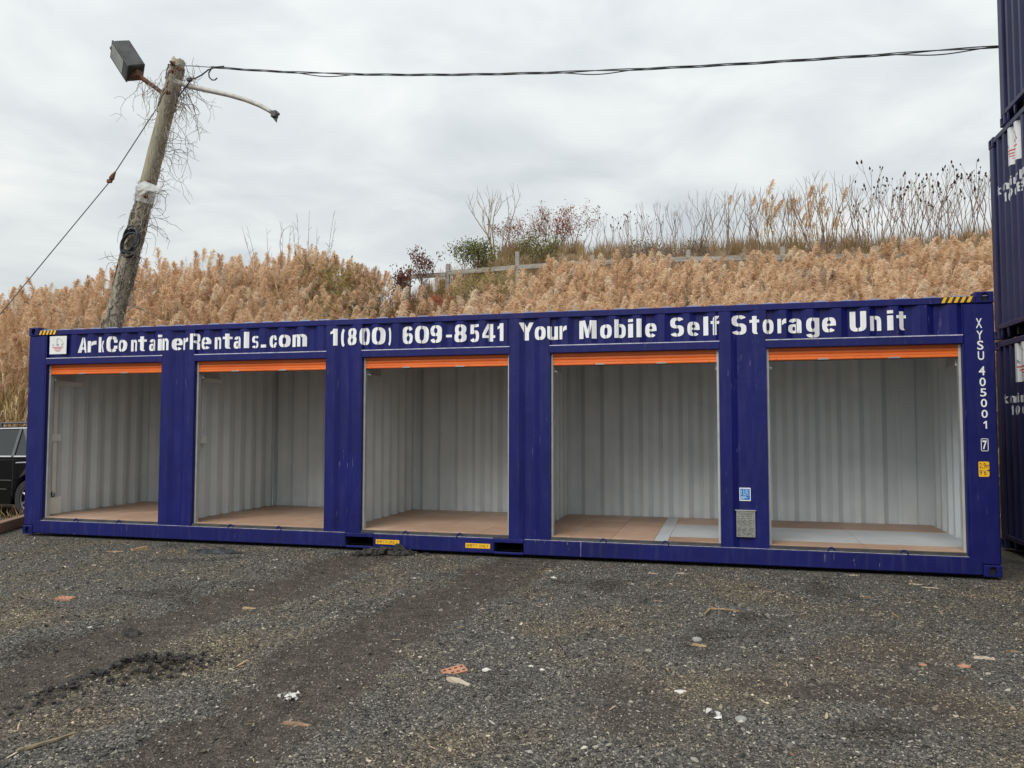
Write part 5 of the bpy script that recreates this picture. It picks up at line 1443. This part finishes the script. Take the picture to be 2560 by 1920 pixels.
def slab(name, pts, h, m, x, y, rz, label, cat, tilt=(0, 0), dz=0):
    jr = random.Random(int(x*1000+y*77)); q = []
    for (a, b), (c, d) in zip(pts, pts[1:]+pts[:1]):
        q.append((a*.82, b*.82))
        for f in (.33, .66): q.append(((a+(c-a)*f)*.82+jr.gauss(0, .003), (b+(d-b)*f)*.82+jr.gauss(0, .0035)))
    pts = q; mb = MB(); n = len(pts); top = [(u*.94+jr.gauss(0, .003), v*.82+jr.gauss(0, .002), h*.8+jr.uniform(-.25, .15)*h) for u, v in pts]
    mb.add([(u, v, 0) for u, v in pts]+top, [tuple(range(n-1, -1, -1)), tuple(range(n, 2*n))]+[(i, (i+1) % n, n+(i+1) % n, n+i) for i in range(n)])
    o = mb.build(name, m); place(o, x, y, rz, tilt, dz-h*.22); return tag(o, label, cat)
stick = lambda l, w_: [(-l/2, -w_/2), (-l*.1, -w_*.62), (l/2, -w_*.30), (l*.47, w_*.35), (l*.05, w_*.55), (-l*.46, w_*.5)]
slab('wood_piece', stick(.21, .05), .022, M['wood_pale'], 8.00, -4.55, -.45, 'pale wood splinter lying just below the cored brick', 'wood piece', (.1, .05))
slab('wood_block', stick(.26, .085), .065, M['wood_tan'], 2.62, -.80, 1.0, 'chunky tan wood block near the left front of the container', 'wood block', (.05, -.08))
slab('wood_piece', stick(.25, .035), .015, M['wood_tan'], 2.40, -.95, .35, 'thin tan wood strip left of the chunky wood block', 'wood piece')
slab('wood_piece', stick(.16, .045), .02, M['wood_tan'], 5.64, -3.08, -.1, 'tan wood fragment between the two tyre tracks', 'wood piece', (.1, 0))
slab('plank', stick(.36, .032), .014, mat('grey brown stick', (.16, .13, .08), (.26, .21, .14), .85, scale=8), 6.37, -5.86, 1.25, 'grey brown stick lying near the lower left corner', 'stick', (0, .03), .01)
slab('bark_strip', stick(.24, .035), .015, M['wood_dark'], 7.38, -5.28, -.12, 'brown bark strip on the bare soil below the white scrap', 'bark')
slab('wood_piece', stick(.15, .03), .018, M['wood_pale'], 11.14, -3.14, -.15, 'pale wood piece right of the orange brick fragments', 'wood piece')
slab('wood_piece', stick(.17, .02), .012, M['wood_tan'], 11.41, -2.90, .0, 'thin tan stick at the right edge of the yard', 'wood piece')
for i, (u, v, l) in enumerate(((1636, 1431, .17), (1704, 1430, .16), (2130, 1432, .14), (2290, 1456, .16), (2330, 1467, .22))):
    p = on_z(u, v); slab('wood_strip', stick(l, .022), .012, M['wood_pale'], p.x, p.y, random.uniform(-.3, .3), 'short pale wood strip lying along the right front of the container', 'wood strip')['group'] = 'pale wood strips before the container'
# bent twig
tw = MB(); tw.tube([(-.02, -.13, .012), (.0, -.05, .02), (.02, .0, .025), (.10, .02, .022), (.17, .025, .02), (.25, .03, .012)], [.007, .009, .010, .008, .007, .004], 6)
o = tw.build('twig', M['wood_tan']); place(o, 9.37, -2.33, .0); tag(o, 'tan twig bent into a right angle on the gravel', 'twig')
def lumpy(name, m, rx, ry, rz, seed, x, y, rot, label, cat, sub=2, amp=.2, dz=0):
    o = lump(rx, ry, rz, seed, sub, amp).build(name, m); place(o, x, y, rot, (0, 0), dz); return tag(o, label, cat)
lumpy('brick_fragment', M['brick'], .045, .035, .022, 3, 10.96, -3.36, .2, 'larger orange brick fragment at the right', 'brick fragment', 1)
lumpy('brick_fragment', M['brick'], .03, .024, .014, 4, 10.72, -3.40, .6, 'smaller orange brick fragment at the right', 'brick fragment', 1)
lumpy('stone', M['stone'], .038, .03, .022, 5, 9.31, -3.20, .3, 'rounded grey stone above a tan wood chip', 'stone', 2, .1)
slab('wood_chip', stick(.13, .035), .014, M['wood_tan'], 9.33, -3.32, -.1, 'tan wood chip tucked under the grey stone', 'wood chip')
lumpy('stone', M['stone'], .034, .03, .018, 6, 9.58, -4.68, .8, 'rounded grey stone right of the white scraps', 'stone', 2, .1)
lumpy('stone', M['stone_pale'], .022, .016, .014, 7, 8.33, -4.12, .1, 'small white stone, left of a pair', 'stone', 1)
lumpy('stone', M['stone_pale'], .02, .016, .013, 8, 8.41, -4.16, .1, 'small white stone, right of a pair', 'stone', 1)
lumpy('stone', M['stone_pale'], .045, .02, .022, 9, 7.86, -1.22, .2, 'pale flat stone before the fourth door', 'stone', 1, .25)
lumpy('stone', M['stone_pale'], .035, .022, .022, 12, 8.08, -4.26, .2, 'pale stone beside the upper right of the cored brick', 'stone', 1, .2)
lumpy('soil_clod', M['mudclod'], .07, .05, .045, 10, 5.29, -4.04, .5, 'single black soil clod on the tyre track', 'soil clod', 2, .3)
lumpy('stone', M['stone_pale'], .04, .028, .02, 13, 9.26, -4.31, .4, 'pale angular stone left of the white scraps', 'stone', 1, .3)
# crumpled papers
def paper(name, x, y, n, spread, label, seed):
    r = random.Random(seed); mb = MB()
    for k in range(n):
        c = Vector((r.gauss(0, spread), r.gauss(0, spread*.7), r.uniform(.004, .03))); a = r.uniform(0, 6.28); s = r.uniform(.012, .036)
        ring = [c+Vector((math.cos(a+t)*s*r.uniform(.5, 1), math.sin(a+t)*s*.6*r.uniform(.5, 1), r.uniform(-.012, .018))) for t in np.linspace(0, 6.28, 7)[:-1]]
        mb.add([c+Vector((0, 0, .01))]+ring, [(0, 1+i, 1+(i+1) % 6) for i in range(6)])
    o = mb.build(name, M['paper']); place(o, x, y, 0, (0, 0), .004); return tag(o, label, 'paper')
number_group('pale wood strips before the container')
paper('paper_scrap', 7.13, -4.95, 12, .05, 'torn white paper scrap pressed into the tyre track', 77)
paper('paper_scrap', 9.46, -4.71, 5, .03, 'small white paper scraps on the right gravel', 78)
# rag, soil heaps
rg_ = thing('rag', 'crumpled black plastic rag near the container', 'rag', (3.58, -.66, gz(3.58, -.66)))
r = random.Random(15); nx, ny = 16, 8; vs = []
for j in range(ny+1):
    for i in range(nx+1):
        u, v = i/nx-.5, j/ny-.5; e = max(0, 1-(abs(u)*2)**3-(abs(v)*2)**3)
        vs.append((u*.62+.05*math.sin(v*9)+r.gauss(0, .008), v*.24+.03*math.sin(u*11)+r.gauss(0, .004), .004+e*(.028+.022*math.sin(u*9+1)*math.cos(v*7)+.012*math.sin(u*23+v*11))+abs(r.gauss(0, .003))))
mb = MB(); mb.add(vs, [(j*(nx+1)+i, j*(nx+1)+i+1, (j+1)*(nx+1)+i+1, (j+1)*(nx+1)+i) for j in range(ny) for i in range(nx)]); mb.build('cloth', M['tarp'], rg_, True)
def heap(name, label, cx, cy, n, sx, sy, smin, smax, rot, peak, seed, zf=1.0):
    r = random.Random(seed); t = thing(name, label, 'soil heap', (cx, cy, gz(cx, cy)))
    mb = MB(); c_, s_ = math.cos(rot), math.sin(rot)
    for k in range(n):
        a, b = r.gauss(0, 1), r.gauss(0, 1); q = math.exp(-(a*a+b*b)/2)
        x0, y0 = a*sx, b*sy; s = r.uniform(smin, smax)*(.6+.6*q)
        lm = lump(s, s*r.uniform(.7, 1), s*r.uniform(.6, .9), seed*100+k, 1, .3)
        off_ = Vector((x0*c_-y0*s_, x0*s_+y0*c_, peak*q*r.uniform(.3, 1)+gz(cx+x0*c_-y0*s_, cy+x0*s_+y0*c_)-gz(cx, cy)))
        mb.add([Vector(v)+off_ for v in lm.v], lm.f)
    mb.build('clods', M['mudclod'], t)['kind'] = 'stuff'; return t
heap('soil_heap', 'heap of dark soil pushed against the fork pocket', 5.56, -.20, 90, .24, .09, .02, .05, .35, .10, 5)
heap('soil_heap', 'ridge of black soil clods in the left foreground', 6.02, -4.95, 330, .42, .12, .006, .024, 1.14, .05, 6)
heap('soil_heap', 'lumps of dark soil stuck below the left yellow sticker', 5.70, -.06, 40, .07, .03, .02, .045, .1, .10, 7)
o = lump(.05, .04, .045, 44, 2, .3).build('soil_clod', M['mudclod']); place(o, 5.72, -.07, .4, (0, 0), .05); tag(o, 'soil clod resting below the left yellow sticker', 'soil clod')
